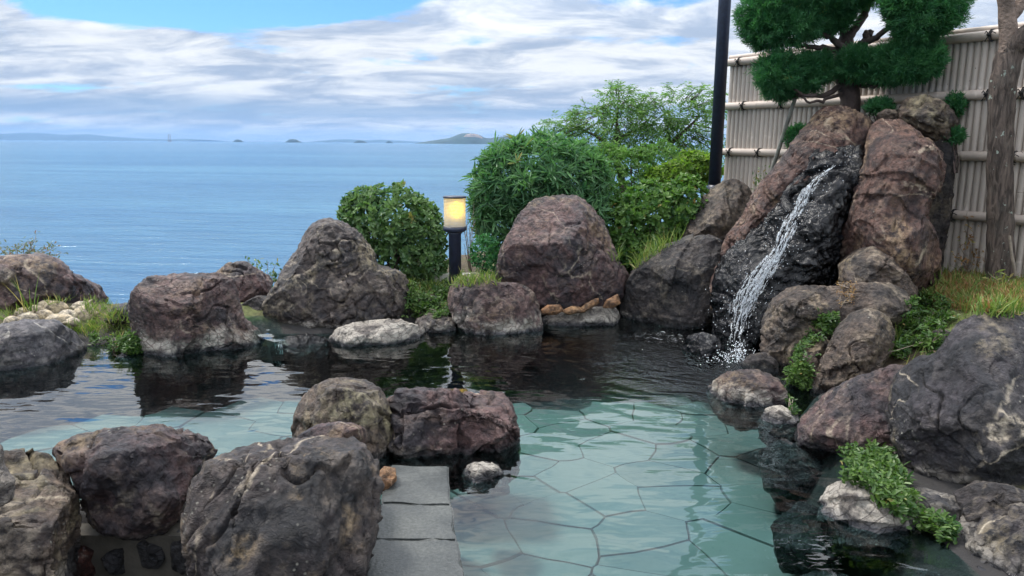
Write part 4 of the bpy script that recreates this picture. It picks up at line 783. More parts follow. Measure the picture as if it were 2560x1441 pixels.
# --- juniper, cloud pruned
JY = 7.25
jb = at(2128, 300, JY); jb[2] = 0.5
jun = empty('juniper_tree', jb, 'cloud-pruned juniper tree rising behind the waterfall rocks', 'tree')
jt = [jb, at(2125, 250, JY), at(2112, 200, JY), at(2108, 150, JY), at(2112, 110, JY), at(2120, 85, JY)]
mb = MB(); P = np.array(jt); tt = np.linspace(0, 1, 16); Pi = np.stack([np.interp(tt, np.linspace(0, 1, 6), P[:, k]) for k in range(3)], 1)
mb.tube(Pi, np.linspace(0.10, 0.062, 16), 9, wob=0.06); mb.build('trunk', M['bark_dark'], jun)
def jl(pts, r0, r1, Y0=JY):
    P = np.array([at(x, y, Y0 + dy) for x, y, dy in pts]); n = 14; tt = np.linspace(0, 1, n); Pi = np.stack([np.interp(tt, np.linspace(0, 1, len(P)), P[:, k]) for k in range(3)], 1); Pi[1:-1] += rng.normal(size=(n - 2, 3)) * 0.008
    MB().tube(Pi, np.linspace(r0, r1, n), 7, wob=0.05).build('branch', M['bark_dark'], jun)
jl([(2118, 100, 0), (2105, 60, 0), (2090, 20, 0), (2085, -40, 0)], 0.05, 0.03); jl([(2120, 95, 0), (2145, 60, 0), (2165, 25, 0), (2175, -20, 0)], 0.045, 0.03)
jl([(2150, 110, -.05), (2190, 95, -.25), (2225, 70, -.4), (2260, 45, -.6)], 0.034, 0.016); jl([(2160, 118, -.05), (2165, 85, -.05), (2178, 82, -.05)], 0.035, 0.028)
jl([(2110, 125, -.05), (2080, 95, -.1), (2050, 80, -.15), (2000, 40, -.15)], 0.034, 0.014); jl([(2105, 128, 0), (2055, 120, -.1), (2000, 118, -.15), (1950, 100, -.2)], 0.03, 0.012)
jl([(2112, 205, 0), (2070, 238, -.1), (2020, 240, -.2), (1985, 225, -.25)], 0.03, 0.012); jl([(2120, 212, 0), (2150, 214, -.1), (2190, 218, -.25), (2210, 210, -.35)], 0.022, 0.010); jl([(2115, 230, 0), (2060, 252, -.15), (2030, 258, -.2), (1990, 235, -.2)], 0.018, 0.008)
PADS = [(1925, 25, 68, 62), (1990, -5, 80, 80), (1968, 65, 85, 42), (2050, 10, 60, 60), (2085, 36, 42, 36), (2120, -40, 100, 55), (2180, -60, 90, 50), (1915, 75, 48, 40), (2300, 20, 72, 72), (2350, 15, 54, 60), (2265, -10, 50, 55), (2290, 75, 45, 34),
        (1945, 182, 48, 44), (2000, 186, 58, 44), (2045, 172, 38, 34), (1958, 215, 46, 28), (2138, 160, 42, 34), (2190, 166, 48, 36), (2240, 150, 40, 32), (2285, 156, 42, 38), (2320, 150, 30, 36), (2222, 182, 36, 22)]
for (x, y, a, b) in PADS:
    dy = -0.12 + 0.08 * math.sin(x * 0.7 + y) - 0.62 * float(sst(np.array(x * 1.0), 2130, 2340)); bl = [blob(x, y, a, b, JY + dy)]
    P, N = shell(bl, int(0.075 * a * b) + 110, 0.30, 0.35); n = len(P); per = 40
    ax = unit(N + 0.35 * rng.normal(size=(n, 3)) + (0, 0, 0.30)); C_ = np.repeat(P, per, 0) + rng.normal(size=(n * per, 3)) * 0.014; A_ = np.repeat(ax, per, 0); m = n * per
    C_ = C_ + A_ * rng.uniform(-0.03, 0.03, (m, 1)); d = unit(A_ + 0.55 * rng.normal(size=(m, 3)))
    v = np.repeat(rng.random(n), per) * 0.55 + rng.random(m) * 0.3 + (np.repeat(rng.random(n) < 0.05, per)) * 0.2
    leaf_obj('foliage_pad', C_, d, rdir(m), rng.uniform(0.025, 0.062, m), 0.0068, M['leaf_juniper'], jun, 0.1, False, v)
# support prop
s0, s1 = at(1932, 420, 7.5), at(1988, 246, 7.15)
s0 = s0 - (s1 - s0) * 0.9
tag(MB().tube([s0, (s0 + s1) / 2, s1], [0.021, 0.020, 0.018], 10).build('prop_pole', M['support']), 'slanting grey wooden prop under the lower juniper branch', 'prop')
def small_juniper(x, y, rx, ry, Y, lab):
    c = at(x, y, Y); g_ = empty('juniper_sprig', (c[0], c[1], c[2] - 0.3), lab, 'shrub'); P, N = shell([blob(x, y, rx, ry, Y)], 130, 0.2, 0.6); n = len(P); per = 26
    ax = unit(N * .6 + .4 * rng.normal(size=(n, 3)) + (0, 0, .5)); C_ = np.repeat(P, per, 0) + rng.normal(size=(n * per, 3)) * .014; d = unit(np.repeat(ax, per, 0) + .5 * rng.normal(size=(n * per, 3)))
    leaf_obj('foliage', C_, d, rdir(n * per), rng.uniform(.02, .05, n * per), .009, M['leaf_juniper'], g_, .1, False, np.repeat(rng.random(n), per) * .6 + rng.random(n * per) * .3)
    stems('stem', np.array([c[0], c[1], c[2] - .3]), [P[k] for k in range(0, n, max(1, n // 8))], .008, .003, M['bark_dark'], g_)
small_juniper(2200, 268, 30, 15, 6.85, 'bright juniper sprig between the flank boulder and the capstone')
small_juniper(2388, 262, 15, 24, 6.6, 'juniper tuft on the far side of the capstone')
small_juniper(1995, 345, 26, 30, 7.3, 'juniper tuft behind the shoulder of the reddish flank boulder')
small_juniper(2382, 340, 18, 14, 6.32, 'dark ivy-like tuft on top of the black upright slab')

# --- tree with forked limbs at the right
TY = 6.0; tb = at(2503, 700, TY); tb[2] = 0.42
tr = empty('garden_tree', tb, 'rough-barked tree trunk with lichen spots in front of the fence', 'tree')
def interp_path(pts, n): P = np.asarray(pts, float); t = np.linspace(0, 1, len(P)); q = np.linspace(0, 1, n); return np.stack([np.interp(q, t, P[:, k]) for k in range(3)], 1)
def trunk_mat():
    m, nt, out = newmat('trunk_bark'); c = coords(nt, False); cs = vmul(nt, c, (1, 1, 0.16)); n1 = noise(nt, cs, 26, 8, 0.65, 1.5); n2 = noise(nt, c, 9, 6, 0.6)
    cc = mixc(nt, mapr(nt, n1, 0.35, 0.65), (0.035, 0.026, 0.022), (0.155, 0.118, 0.098)); cc = mixc(nt, mapr(nt, noise(nt, c, 17, 3), 0.66, 0.69), cc, (0.33, 0.38, 0.33)); cc = mixc(nt, mapr(nt, n2, 0.5, 0.7, 0, 0.5), cc, (0.11, 0.10, 0.085))
    bp = nd(nt, 'ShaderNodeBump', Strength=1.0, Distance=0.04, Height=n1); b = nd(nt, 'ShaderNodeBsdfPrincipled', Base_Color=cc, Roughness=0.9, Normal=bp.outputs[0]); nt.links.new(b.outputs[0], out.inputs[0]); return m
M['trunk'] = trunk_mat()
tp = interp_path([tb, at(2503, 640, TY), at(2500, 520, TY), at(2500, 400, TY), at(2502, 300, TY), at(2506, 220, TY), at(2520, 150, TY), at(2538, 110, TY)], 40)
tp[:, :2] += rng.normal(size=(40, 2)) * 0.003
tR = np.interp(np.linspace(0, 1, 40), [0, .06, .15, .5, .72, .85, 1], [0.130, 0.106, 0.096, 0.089, 0.095, 0.094, 0.082]); MB().tube(tp, tR, 20, wob=0.022).build('trunk', M['trunk'], tr)
MB().tube(interp_path([at(2515, 165, TY), at(2523, 110, TY), at(2520, 60, TY), at(2515, 0, TY), at(2490, -80, TY)], 14), np.linspace(0.072, 0.050, 14), 14, wob=0.03).build('limb', M['bark'], tr)
MB().tube(interp_path([at(2532, 120, TY), at(2575, 85, TY - .1), at(2640, 40, TY - .2), at(2720, -60, TY - .3)], 14), np.linspace(0.095, 0.06, 14), 14, wob=0.03).build('limb', M['trunk'], tr)
MB().tube(interp_path([at(2519, 50, TY), at(2545, 25, TY), at(2560, -20, TY)], 10), np.linspace(0.05, 0.035, 10), 10, wob=0.03).build('limb', M['bark'], tr)
MB().tube(interp_path([at(2540, 690, TY - .15), at(2530, 640, TY - .15), at(2524, 590, TY - .14)], 8), np.linspace(0.014, 0.009, 8), 7).build('side_shoot', M['leaf_dry'] if False else M['twig'], tr)

# --- shrubs
def shrub(name, label, blobs, nw, per, Ln, Wd, mat, base, nst=14, bark='bark_dark', cat='shrub', group=None, **k):
    g_ = empty(name, base, label, cat, group); whorls(blobs, nw, per, Ln, Wd, mat, 'foliage', g_, **k)
    P, N = shell(blobs, 60, 0.1, 0.6); ts = [P[i] for i in rng.choice(len(P), min(nst, len(P)), False)]
    stems('stems', np.asarray(base, float), ts, 0.014, 0.004, M[bark], g_); return g_
bs = at(985, 690, 7.7); bs[2] = 0.12
shrub('round_shrub', 'clipped round shrub with blunt leathery leaves left of the lantern', [blob(975, 555, 112, 92, 7.75), blob(920, 540, 66, 66, 7.75), blob(1040, 600, 74, 80, 7.7), blob(1000, 640, 92, 56, 7.6), blob(1070, 655, 46, 44, 7.55)], 2300, 7, 0.066, 0.032, M['leaf_round'], bs, 20, lump=0.14)
bo = at(1340, 660, 8.3); bo[2] = 0.1
shrub('oleander_bush', 'tall bushy oleander with long narrow leaves behind the huge rounded boulder', [blob(1350, 450, 160, 105, 8.3), blob(1290, 470, 105, 95, 8.2), blob(1430, 470, 90, 95, 8.2), blob(1265, 560, 72, 82, 8.2), blob(1400, 540, 120, 90, 8.1), blob(1232, 510, 48, 66, 8.2)], 2700, 8, 0.145, 0.023, M['leaf_oleander'], bo, 46, 'bark', spread=1.1, lift=0.35, six=True, lump=0.15, inner=0.4)
bh = at(1640, 680, 8.2); bh[2] = 0.12
shrub('hedge_bush', 'dense clipped bush of small rounded leaves beside the black-brown boulder', [blob(1640, 540, 100, 85, 8.2), blob(1580, 570, 76, 80, 8.1), blob(1715, 525, 62, 82, 8.1), blob(1630, 630, 100, 56, 8.0), blob(1560, 620, 56, 60, 8.0)], 3000, 7, 0.058, 0.035, M['leaf_hedge'], bh, 20, lump=0.12, inner=0.6)
bd = at(1215, 680, 7.6); bd[2] = 0.12
shrub('small_shrub', 'small dark green shrub between the lantern and the huge rounded boulder', [blob(1212, 635, 36, 46, 7.6), blob(1235, 665, 28, 26, 7.55)], 320, 6, 0.045, 0.016, M['leaf_juniper'], bd, 8, lump=0.2)
by = at(1735, 470, 9.1); by[2] = 0.2
shrub('yellow_shrub', 'yellow-green shrub growing beside the tall pole', [blob(1740, 425, 58, 42, 9.1), blob(1700, 440, 50, 36, 9.0), blob(1660, 450, 40, 30, 9.0)], 1300, 6, 0.062, 0.029, M['leaf_yellow'], by, 10)
bm_ = at(1570, 470, 9.3); bm_[2] = 0.2
shrub('feathery_shrub', 'light green feathery thicket between the oleander and the yellow-green shrub', [blob(1560, 440, 80, 70, 9.3), blob(1640, 420, 70, 60, 9.4), blob(1510, 420, 50, 60, 9.4), blob(1600, 490, 80, 40, 9.1)], 2100, 8, 0.060, 0.017, M['leaf_tree'], bm_, 20, lump=0.3, inner=0.5)
def tree(label, trunk_px, limbs, blobs, Y, nsp, mat):
    b0 = at(*trunk_px[0], Y); b0[2] = -0.6; g_ = empty('broadleaf_tree', b0, label, 'tree', None)
    P = np.vstack([[b0], [at(x, y, Y) for x, y in trunk_px]]); MB().tube(interp_path(P, 14), np.linspace(0.06, 0.008, 14), 8, wob=.04).build('trunk', M['bark_dark'], g_)
    for pts in limbs: MB().tube(interp_path([at(x, y, Y) for x, y in pts], 9), np.linspace(0.034, 0.010, 9), 6).build('limb', M['bark_dark'], g_)
    bl = [blob(x, y, a, b, Y + 0.25 * math.sin(x)) for x, y, a, b in blobs]
    Pn, N = shell(bl, nsp, 0.45, 0.85); keep = perlin(Pn * 4.2) > -0.16; Pn, N = Pn[keep], N[keep]; n = len(Pn); per = 11   # a drooping sprig of leaflets at each point
    ax = unit(N * np.array([1, 1, .6]) + .6 * rng.normal(size=(n, 3)) + (0, 0, -0.10)); t = np.tile(np.linspace(0.0, 1.0, per), n)[:, None]; A_ = np.repeat(ax, per, 0)
    C_ = np.repeat(Pn, per, 0) + A_ * t * 0.19 + np.array([0, 0, -0.06]) * t * t; sd_ = unit(np.cross(A_, np.array([0, 0, 1.0]))) * np.tile(np.where(np.arange(per) % 2, 1, -1), n)[:, None]
    d = unit(sd_ * .8 + A_ * .55 + (0, 0, -.30) + .15 * rng.normal(size=(n * per, 3))); up = unit(np.array([0, 0, 1.0]) + .35 * rng.normal(size=(n * per, 3)))
    leaf_obj('crown', C_, d, up, 0.062 * rng.uniform(.7, 1.1, n * per), .020, mat, g_, .15, False, np.repeat(rng.random(n), per) * .6 + rng.random(n * per) * .35)
    mb = MB()
    for k in range(0, n, 9):
        q = Pn[k]; mb.tube([q - (q - P[-1]) * 0.35, q, q + ax[k] * .17], [.007, .004, .002], 4, False)
    mb.build('twigs', M['bark_dark'], g_)['kind'] = 'stuff'
tree('airy light green tree with drooping leaf sprays against the sky behind the oleander', [(1560, 470), (1545, 400), (1540, 330), (1545, 270)], [[(1542, 380), (1490, 340), (1420, 310)], [(1541, 350), (1600, 320), (1630, 290)]], [(1420, 308, 50, 24), (1475, 300, 46, 30), (1545, 255, 42, 36), (1560, 300, 50, 45), (1500, 345, 65, 36), (1400, 335, 44, 22), (1590, 350, 60, 45), (1530, 232, 26, 16), (1600, 255, 24, 16), (1450, 285, 24, 14)], 10.6, 1900, M['leaf_tree'])
tree('fuller light green tree with a dark forked branch next to the tall pole', [(1700, 440), (1690, 400), (1675, 350), (1665, 300)], [[(1688, 395), (1650, 372), (1600, 366)], [(1676, 360), (1720, 320), (1750, 290)]], [(1640, 295, 46, 44), (1690, 270, 52, 40), (1750, 275, 46, 46), (1740, 330, 50, 50), (1680, 335, 60, 40), (1640, 250, 34, 18), (1715, 235, 34, 16), (1770, 240, 30, 18), (1630, 345, 50, 36), (1760, 380, 40, 40)], 10.2, 2000, M['leaf_tree'])

# ------------------------------------------------------------------ things laid over the boulders: BVH of what stands there
bvh = BVHTree.FromPolygons(np.vstack(BVH_V).tolist(), np.vstack(BVH_F).tolist())
def hit(px, py):
    r = unit(ray(px, py)); h = bvh.ray_cast(Vector(EYE), Vector(r), 60.0)
    return (np.array(h[0]), np.array(h[1]) if np.dot(h[1], r) < 0 else -np.array(h[1])) if h[0] is not None else (None, None)
def scatter(poly, n, ymax=99, zmin=-9):
    poly = np.asarray(poly, float); lo, hi = poly.min(0), poly.max(0); out_ = []; tries = 0
    while len(out_) < n and tries < n * 12:
        tries += 1; q = rng.uniform(lo, hi)
        if sdist(q[None], poly)[0] > 0: continue
        p, nn = hit(*q)
        if p is not None and p[1] < ymax and p[2] > zmin: out_.append((p, nn))
    return (np.array([o[0] for o in out_]), np.array([o[1] for o in out_])) if out_ else (np.zeros((0, 3)), np.zeros((0, 3)))
def vine(label, poly, n, mat='leaf_vine', Ln=0.032, Wd=0.014, ymax=99, lift=0.05, zmin=0.0):
    P, N = scatter(poly, int(n * 1.5), ymax, zmin); kp = perlin(P * 8.5 + 4.4) > -0.12 if len(P) else []; P, N = P[kp], N[kp]
    if len(P) < 5: return
    root = P[P[:, 2].argmin()]; g_ = empty('creeping_vine', root, label, 'vine')
    h = rng.uniform(0.004, lift, (len(P), 1)); up = unit(N + np.array([0, 0, .6])); C_ = P + up * h
    per = 4; C2 = np.repeat(C_, per, 0) + rng.normal(size=(len(C_) * per, 3)) * 0.008; m = len(C2); d = unit(rng.normal(size=(m, 3)) * np.array([1, 1, .5]) + np.repeat(up, per, 0) * .35)
    nn = unit(np.repeat(up, per, 0) + .45 * rng.normal(size=(m, 3)) + (0, -.2, .4))
    leaf_obj('foliage', C2, d, nn, Ln * rng.uniform(.45, 1.35, m), Wd * rng.uniform(.7, 1.3, m), M[mat], g_, .2, True, np.clip(np.repeat(rng.random(len(C_)), per) * .6 + rng.random(m) * .25 + .25 * np.repeat(perlin(C_ * 9), per), 0, .85) + .15 * (rng.random(m) < .06))
    mb = MB(); idx = rng.choice(len(C_), min(60, len(C_)), False)
    for i in idx:
        j = np.argsort(((C_ - C_[i]) ** 2).sum(1))[min(9, len(C_) - 1)]; mb.tube([C_[i], (C_[i] + C_[j]) / 2 - N[i] * .004, C_[j]], .0022, 4, False)
    mb.build('runners', M['twig'], g_)['kind'] = 'stuff'
vine('bright creeping vine on the bank between the veined grey and crusted purple boulders', [(225, 850), (330, 835), (358, 850), (365, 900), (310, 900), (260, 905), (238, 890)], 420)
vine('yellow-green vine mat beside the lantern post, spilling down to the crusted ledge', [(1020, 715), (1070, 700), (1120, 700), (1118, 750), (1125, 790), (1080, 800), (1030, 800), (1005, 790), (1015, 750)], 620, Ln=0.036)
vine('strip of vine running down between the long tan boulder and the upright brown boulder', [(2060, 790), (2105, 790), (2060, 850), (2030, 920), (2010, 1000), (1985, 1040), (1968, 1020), (1965, 950), (2000, 870), (2030, 820)], 620, Ln=0.030)
vine('lush vine trailing under the huge veined slate boulder to the water', [(2110, 1150), (2200, 1130), (2240, 1180), (2280, 1240), (2340, 1290), (2385, 1340), (2420, 1500), (2310, 1500), (2300, 1360), (2250, 1290), (2170, 1230), (2110, 1200)], 900, Ln=0.034, lift=0.07)
vine('mixed low ground cover between the upright brown boulder and the huge veined slate boulder', [(2270, 760), (2340, 750), (2400, 790), (2380, 830), (2330, 880), (2240, 910), (2220, 890), (2240, 830)], 700, Ln=0.040, lift=0.08)
vine('sparse dry stems draped over the long tan boulder', [(2090, 720), (2140, 710), (2130, 760), (2100, 770)], 40, 'leaf_dry', .02, .006)
def grass(label, poly, n, h=0.16, mat='leaf_grass', w=0.007, ymax=99, kind='stuff', name='grass'):
    P, N = scatter(poly, n, ymax, 0.02)
    if len(P) < 3: return
    per = 3; C_ = np.repeat(P, per, 0) + rng.normal(size=(len(P) * per, 3)) * np.array([.015, .015, 0]) - (0, 0, .01); m = len(C_)
    d = unit(rng.normal(size=(m, 3)) * .42 + (0, 0, 1.0)); nn = unit(np.cross(d, rdir(m))); L = h * rng.uniform(.4, 1.1, m)
    tip = unit(d + .5 * rng.normal(size=(m, 3)) * np.array([1, 1, .2])); sd_ = nn * w * .5
    V = np.stack([C_ - sd_, C_ + sd_, C_ + d * L[:, None] * .55 + sd_ * .8, C_ + d * L[:, None] * .55 - sd_ * .8, C_ + d * L[:, None] * .55 + tip * L[:, None] * .45], 1).reshape(-1, 3); b = (np.arange(m) * 5)[:, None]
    Fc = np.concatenate([b + np.array([0, 1, 2]), b + np.array([0, 2, 3]), b + np.array([3, 2, 4])])
    tag(obj(name, V, Fc, M[mat], None, False, {'var': np.repeat(rng.random(m), 5)}), label, 'grass', kind=kind)
grass('short grass round the cream pebbles at the left', [(0, 790), (60, 770), (120, 755), (200, 745), (280, 760), (330, 800), (330, 850), (230, 850), (160, 815), (230, 800), (200, 755), (100, 760), (20, 800)], 300, 0.10)
grass('thin grass at the foot of the lantern', [(1020, 700), (1120, 690), (1240, 690), (1250, 710), (1120, 720), (1030, 740)], 260, 0.12, ymax=8.2)
grass('dry yellowing grass in front of the fence', [(2340, 690), (2420, 665), (2560, 650), (2560, 790), (2450, 790), (2380, 770), (2300, 760)], 900, 0.13, ymax=7)
grass('brown fallen leaves and dead stalks in the grass below the fence', [(2360, 690), (2560, 670), (2560, 770), (2420, 780), (2330, 760)], 900, 0.10, 'leaf_dry', .013, 7, name='leaf_litter')
grass('tufts of grass under the dense clipped bush', [(1530, 650), (1600, 620), (1700, 600), (1640, 640), (1580, 680)], 140, 0.22, ymax=9)
def bank_grass(label, x0, x1, y0, y1, n, h, mat, w):
    P = []
    for q in rng.uniform((x0, y0), (x1, y1), (n, 2)):
        hh_ = bvh.ray_cast(Vector((q[0], q[1], 6.0)), Vector((0, 0, -1))); h2_ = soil_bvh.ray_cast(Vector((q[0], q[1], 6.0)), Vector((0, 0, -1)))
        if hh_[0] is not None and h2_[0] is not None and abs(hh_[0].z - h2_[0].z) < 0.005 and h2_[0].z > 0.1: P.append(hh_[0][:])
    P = np.array(P); C_ = np.repeat(P, 3, 0) + rng.normal(size=(len(P) * 3, 3)) * (.02, .02, 0) - (0, 0, .01); m = len(C_); d = unit(rng.normal(size=(m, 3)) * .5 + (0, 0, 1)); sd_ = unit(np.cross(d, rdir(m))) * w * .5; L = (h * rng.uniform(.4, 1.1, m))[:, None]
    V = np.stack([C_ - sd_, C_ + sd_, C_ + d * L], 1).reshape(-1, 3); tag(obj('grass', V, np.arange(m * 3).reshape(-1, 3), M[mat], None, False, {'var': np.repeat(rng.random(m), 3)}), label, 'grass', kind='stuff')
bank_grass('thin dry lawn on the bank beside the huge veined slate boulder', 2.1, 5.2, 1.5, 6.2, 3500, .13, 'leaf_grass', .008)
# taller single plants
def blades(name, label, base, n, h, spread, mat, cat='plant', w=0.012):
    base = np.asarray(base, float); d = unit(rng.normal(size=(n, 3)) * spread + (0, 0, 1)); g_ = []
    V, Fc = [], []; 
    for k in range(n):
        L = h * rng.uniform(.5, 1.05); s = unit(np.cross(d[k], (0.2, 1, 0.1))) * w * .5; b = base + rng.normal(size=3) * (.025, .025, 0); q = [b]
        for i in range(1, 6): q.append(b + d[k] * L * i / 5 + np.array([d[k][0], d[k][1], -.35 * (1 - d[k][2]) * 2]) * L * (i / 5) ** 2 * .5)
        i0 = len(V)
        for i, p in enumerate(q): ww = (1 - i / 5) ** .6; V += [p - s * ww, p + s * ww]
        for i in range(5): Fc.append((i0 + 2 * i, i0 + 2 * i + 1, i0 + 2 * i + 3, i0 + 2 * i + 2))
    return tag(obj(name, np.array(V), np.array(Fc), M[mat], None, False, {'var': rng.random(len(V) // 12).repeat(12)}), label, cat)
p_, _ = hit(75, 778); blades('grass_tuft', 'tuft of long stiff green blades in front of the far left boulder', p_ if p_ is not None else at(75, 778, 6.3), 9, 0.34, .28, 'leaf_grass')
p_, _ = hit(300, 800); blades('grass_tuft', 'arching grass tuft against the large crusted purple boulder', p_, 26, 0.17, .5, 'leaf_grass', w=.007)
p_, _ = hit(2232, 880); blades('grass_tuft', 'yellowing blade tuft behind the upright brown boulder', p_, 22, 0.32, .45, 'leaf_grass')
p_, _ = hit(5, 800); blades('grass_tuft', 'short green tuft beside the veined grey boulder', p_, 14, 0.16, .35, 'leaf_grass', w=.008)
def sprig(name, label, pts, n, Ln, Wd, mat, Y, base_px, cat='plant', six=False, rp=22, bark='twig'):
    b0 = at(*base_px, Y); g_ = empty(name, b0, label, cat); mb = MB(); C_, D_ = [], []
    for (x, y) in pts:
        t = at(x, y, Y + rng.uniform(-.12, .12)); pth, rr = limb(b0, t, .006, .002, 8, .12); mb.tube(pth, rr, 5)
        for k in range(n):
            f_ = rng.uniform(.45, 1.0); p = b0 + (t - b0) * f_ + rng.normal(size=3) * rp * Y / F * .35; C_.append(p); D_.append(unit(rng.normal(size=3) + (0, 0, -.1)))
    mb.build('stems', M[bark], g_); C_, D_ = np.array(C_), np.array(D_); leaf_obj('foliage', C_, D_, unit(rng.normal(size=C_.shape) * .5 + (0, -.3, 1)), Ln * rng.uniform(.6, 1.1, len(C_)), Wd, M[mat], g_, .2, six)
sprig('twiggy_plant', 'straggly reddish plant growing behind the far left boulder', [(10, 618), (35, 610), (60, 606), (90, 590), (80, 620), (125, 612), (135, 618), (155, 632), (5, 630), (-20, 610)], 26, .055, .014, 'leaf_reddish', 7.1, (60, 660), 'plant')
sprig('leafy_sprig', 'pale leafy sprig growing between the small brown boulder and the peaked boulder', [(615, 640), (640, 655), (670, 655), (690, 660), (700, 680), (680, 690)], 16, .05, .022, 'leaf_vine', 7.5, (672, 735), 'plant', True)
sprig('bare_twigs', 'bare grey twiggy bush just behind the lantern post', [(1158, 500), (1170, 520), (1185, 540), (1195, 520), (1190, 570), (1165, 560), (1178, 600), (1200, 600), (1160, 610), (1185, 505)], 4, .02, .006, 'leaf_dry', 8.0, (1178, 690), 'shrub')
sprig('nandina_plant', 'slender-leaved plant at the foot of the slanting prop', [(1885, 425), (1905, 415), (1930, 420), (1945, 430), (1895, 445), (1920, 450), (1880, 450)], 18, .055, .014, 'leaf_hedge', 8.0, (1915, 500), 'plant')
sprig('withered_weed', 'withered brown weed standing against the fence beside the tree trunk', [(2418, 530), (2425, 555), (2440, 590), (2400, 600), (2445, 620), (2410, 640), (2380, 630), (2450, 650)], 12, .045, .018, 'leaf_dry', 6.35, (2420, 680), 'plant')
sprig('bamboo_grass', 'small striped bamboo grass at the foot of the tree trunk', [(2470, 680), (2500, 675), (2530, 690), (2480, 700), (2550, 690)], 6, .12, .018, 'leaf_grass', 5.8, (2505, 720), 'plant')
# kerb behind the lantern
kc = at(1180, 690, 7.55); tag(MB().box((at(1085, 690, 7.55)[0], 7.5, 0.05), (at(1245, 690, 7.55)[0], 7.62, kc[2] + 0.02)).build('concrete_kerb', M['concrete'], smooth=False), 'pale concrete kerb behind the lantern post', 'kerb')

# ------------------------------------------------------------------ falling water
def foam_mat(name, thr, a=(0.86, 0.90, 0.94), sc=60, ds=0.6):
    m, nt, out = newmat(name); c = coords(nt, False); n1 = noise(nt, vmul(nt, c, (1, 1, 0.45)), sc, 5, 0.65, ds)
    b = nd(nt, 'ShaderNodeBsdfPrincipled', Base_Color=a, Roughness=0.15); b.inputs['Specular IOR Level'].default_value = 0.5
    tl = nd(nt, 'ShaderNodeBsdfTranslucent', Color=a); w_ = nd(nt, 'ShaderNodeMixShader', _0=0.4, _1=b.outputs[0], _2=tl.outputs[0])
    tp_ = nd(nt, 'ShaderNodeBsdfTransparent', Color=(1, 1, 1)); x = nd(nt, 'ShaderNodeMixShader', _0=mapr(nt, n1, thr, thr + .26), _1=tp_.outputs[0], _2=w_.outputs[0]); nt.links.new(x.outputs[0], out.inputs[0]); return m
M['foam'] = foam_mat('falling_foam', 0.43); M['foam_flat'] = foam_mat('floating_foam', 0.53, sc=11, ds=2.0)
WF = [(2150, 345, 8), (2135, 372, 10), (2105, 402, 14), (2070, 428, 16), (2040, 452, 22), (2015, 485, 26), (2000, 520, 30), (1978, 560, 28), (1960, 600, 26), (1945, 635, 28), (1915, 668, 34), (1895, 700, 34), (1875, 735, 34), (1862, 770, 32), (1850, 805, 28), (1842, 840, 26), (1842, 868, 26)]
hits = []
for x, y, w in WF:
    p, n = hit(x, y); hits.append(p if p is not None else at(x, y, 6.4))
hits = np.array(hits); wf = empty('waterfall', np.array([hits[-1][0], hits[-1][1], 0.0]), 'white thread of water tumbling down the wet black chute', 'waterfall')
# smooth the fall's depth so that it leaps clear of the rock
hy = hits[:, 1]; hits = np.array([at(x, y, Y) for (x, y, w), Y in zip(WF, np.minimum(hy, np.convolve(np.pad(hy, 1, 'edge'), np.ones(3) / 3, 'valid')) - 0.03)])
ts_ = np.linspace(0, 1, len(WF)); wid = np.array([w for *_, w in WF]) * 6.4 / F
for k in range(84):
    t0, t1 = sorted(rng.beta(1.3, 1.0, 2)); 
    t0 = max(t0, .15); t1 = max(t1, t0 + .06)
    if t1 - t0 > .35: t0 = t1 - rng.uniform(.08, .35)
    tt = np.linspace(t0, t1, 46); c_ = np.stack([np.interp(tt, ts_, hits[:, i]) for i in range(3)], 1); wv = np.interp(tt, ts_, wid); lane = rng.normal() * .42
    c_[:, 0] += wv * (lane + .28 * perlin(np.stack([tt * 16 + k * 3, np.full(46, k * 1.7), np.zeros(46)], 1))); c_[:, 1] -= .012 + .02 * np.abs(perlin(np.stack([tt * 20, np.full(46, k * 2.1), np.ones(46)], 1)))
    rr = np.clip(.0055 + .0095 * perlin(np.stack([tt * 26, np.full(46, k * 5.3), np.zeros(46)], 1)), .0012, .02) * np.minimum(1, 8 * np.minimum(tt - t0 + .02, t1 - tt + .02)); MB().tube(c_, rr, 7, wob=.35).build('water_strand', M['foam'], wf)
dv_, df_ = ico(2); mb = MB(); dmb = simple('water_drop', (0.80, 0.85, 0.90), 0.1, 0.05, 5, 0)
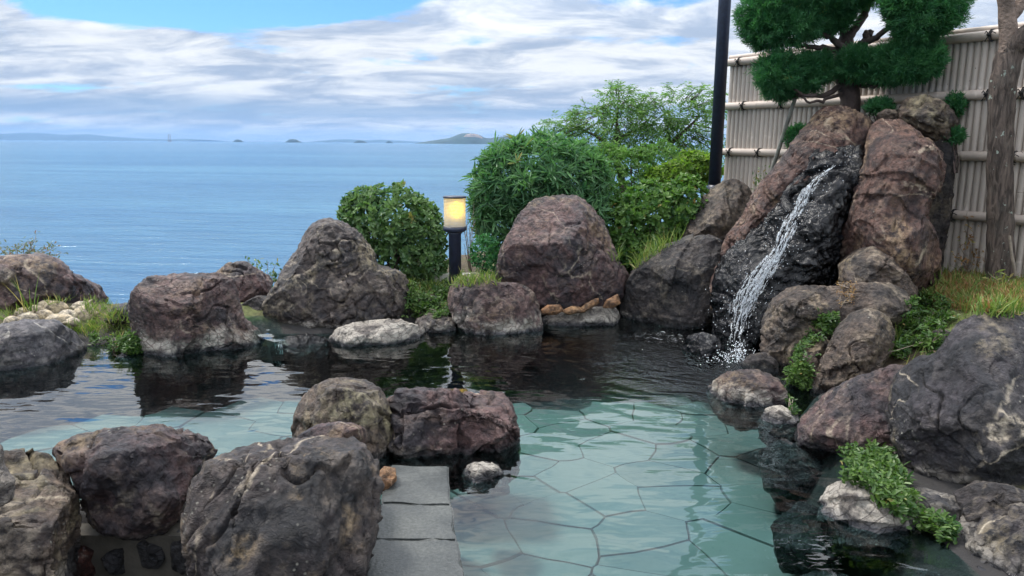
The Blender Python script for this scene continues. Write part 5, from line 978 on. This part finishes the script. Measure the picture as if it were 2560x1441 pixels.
for k in range(360):
    t = rng.beta(2.2, 1.3); c_ = np.array([np.interp(t, ts_, hits[:, i]) for i in range(3)]); s = .045 + .11 * t
    c_ = c_ + rng.normal(size=3) * (s, .05, s * .8) + (-.05 * t * rng.random(), -.05, 0)
    if c_[2] < .005: c_[2] = .01
    mb.add(c_ + dv_ * rng.uniform(.0008, .0030) * np.array([1, 1, rng.uniform(1, 1.8)]), df_)
for k in range(420):
    a_ = rng.uniform(0, 2 * np.pi); q_ = abs(rng.normal()) * .13; c_ = hits[-1] * (1, 1, 0) + np.array([math.cos(a_) * q_, -.06 + math.sin(a_) * q_ * .6, abs(rng.normal()) * .10 * math.exp(-q_ * 5) + .004]); mb.add(c_ + dv_ * rng.uniform(.0012, .0045), df_)
o = mb.build('spray', dmb, wf); o['kind'] = 'stuff'
def foam_patch(label, pts, seed):
    p = [at0(x, y)[:2] for x, y in pts]; o = flat_poly('floating_foam', p, 0.005, M['foam_flat']); return tag(o, label, 'foam')
foam_patch('white foam floating left of the fall in front of the black-brown boulder', [(1565, 842), (1600, 832), (1660, 830), (1705, 838), (1710, 852), (1670, 862), (1610, 858)], 1)
foam_patch('white foam churned up at the foot of the fall', [(1805, 880), (1835, 862), (1875, 868), (1880, 890), (1860, 908), (1820, 905)], 2)
# little spill beside the crusted boulder
spill = empty('spill', at0(693, 884), 'thin trickle running over the black weir stone', 'trickle')
for k in range(5):
    pm = []
    for y in (846, 854, 862, 870, 878, 886):
        p, n = hit(686 + k * 4 + (y - 846) * .12, y); p = p if p is not None else at0(690, y); pm.append(p - ray(690, 860) * 0.012)
    pm = np.array(pm); pm[:, 1] = np.minimum.accumulate(pm[:, 1]); MB().tube(interp_path(pm, 14), .0030, 6, wob=.2).build('water_strand', M['foam'], spill)

# ------------------------------------------------------------------ sea air
m_, nt_, out_ = newmat('haze'); pvn = nd(nt_, 'ShaderNodeVolumePrincipled', Color=(0.30, 0.54, 0.92), Density=3.6e-5, Anisotropy=0.0); nt_.links.new(pvn.outputs[0], out_.inputs['Volume'])
hb = MB().box((-31000, -600, -16), (31000, 31000, 420)).build('haze', m_, None, False, loc=(0, 0, 0)); tag(hb, 'pale blue sea haze', kind='stuff')
print('flagstones', nflag, 'slats', ns, 'tris', sum(len(o.data.polygons) for o in bpy.data.objects if o.type == 'MESH'))
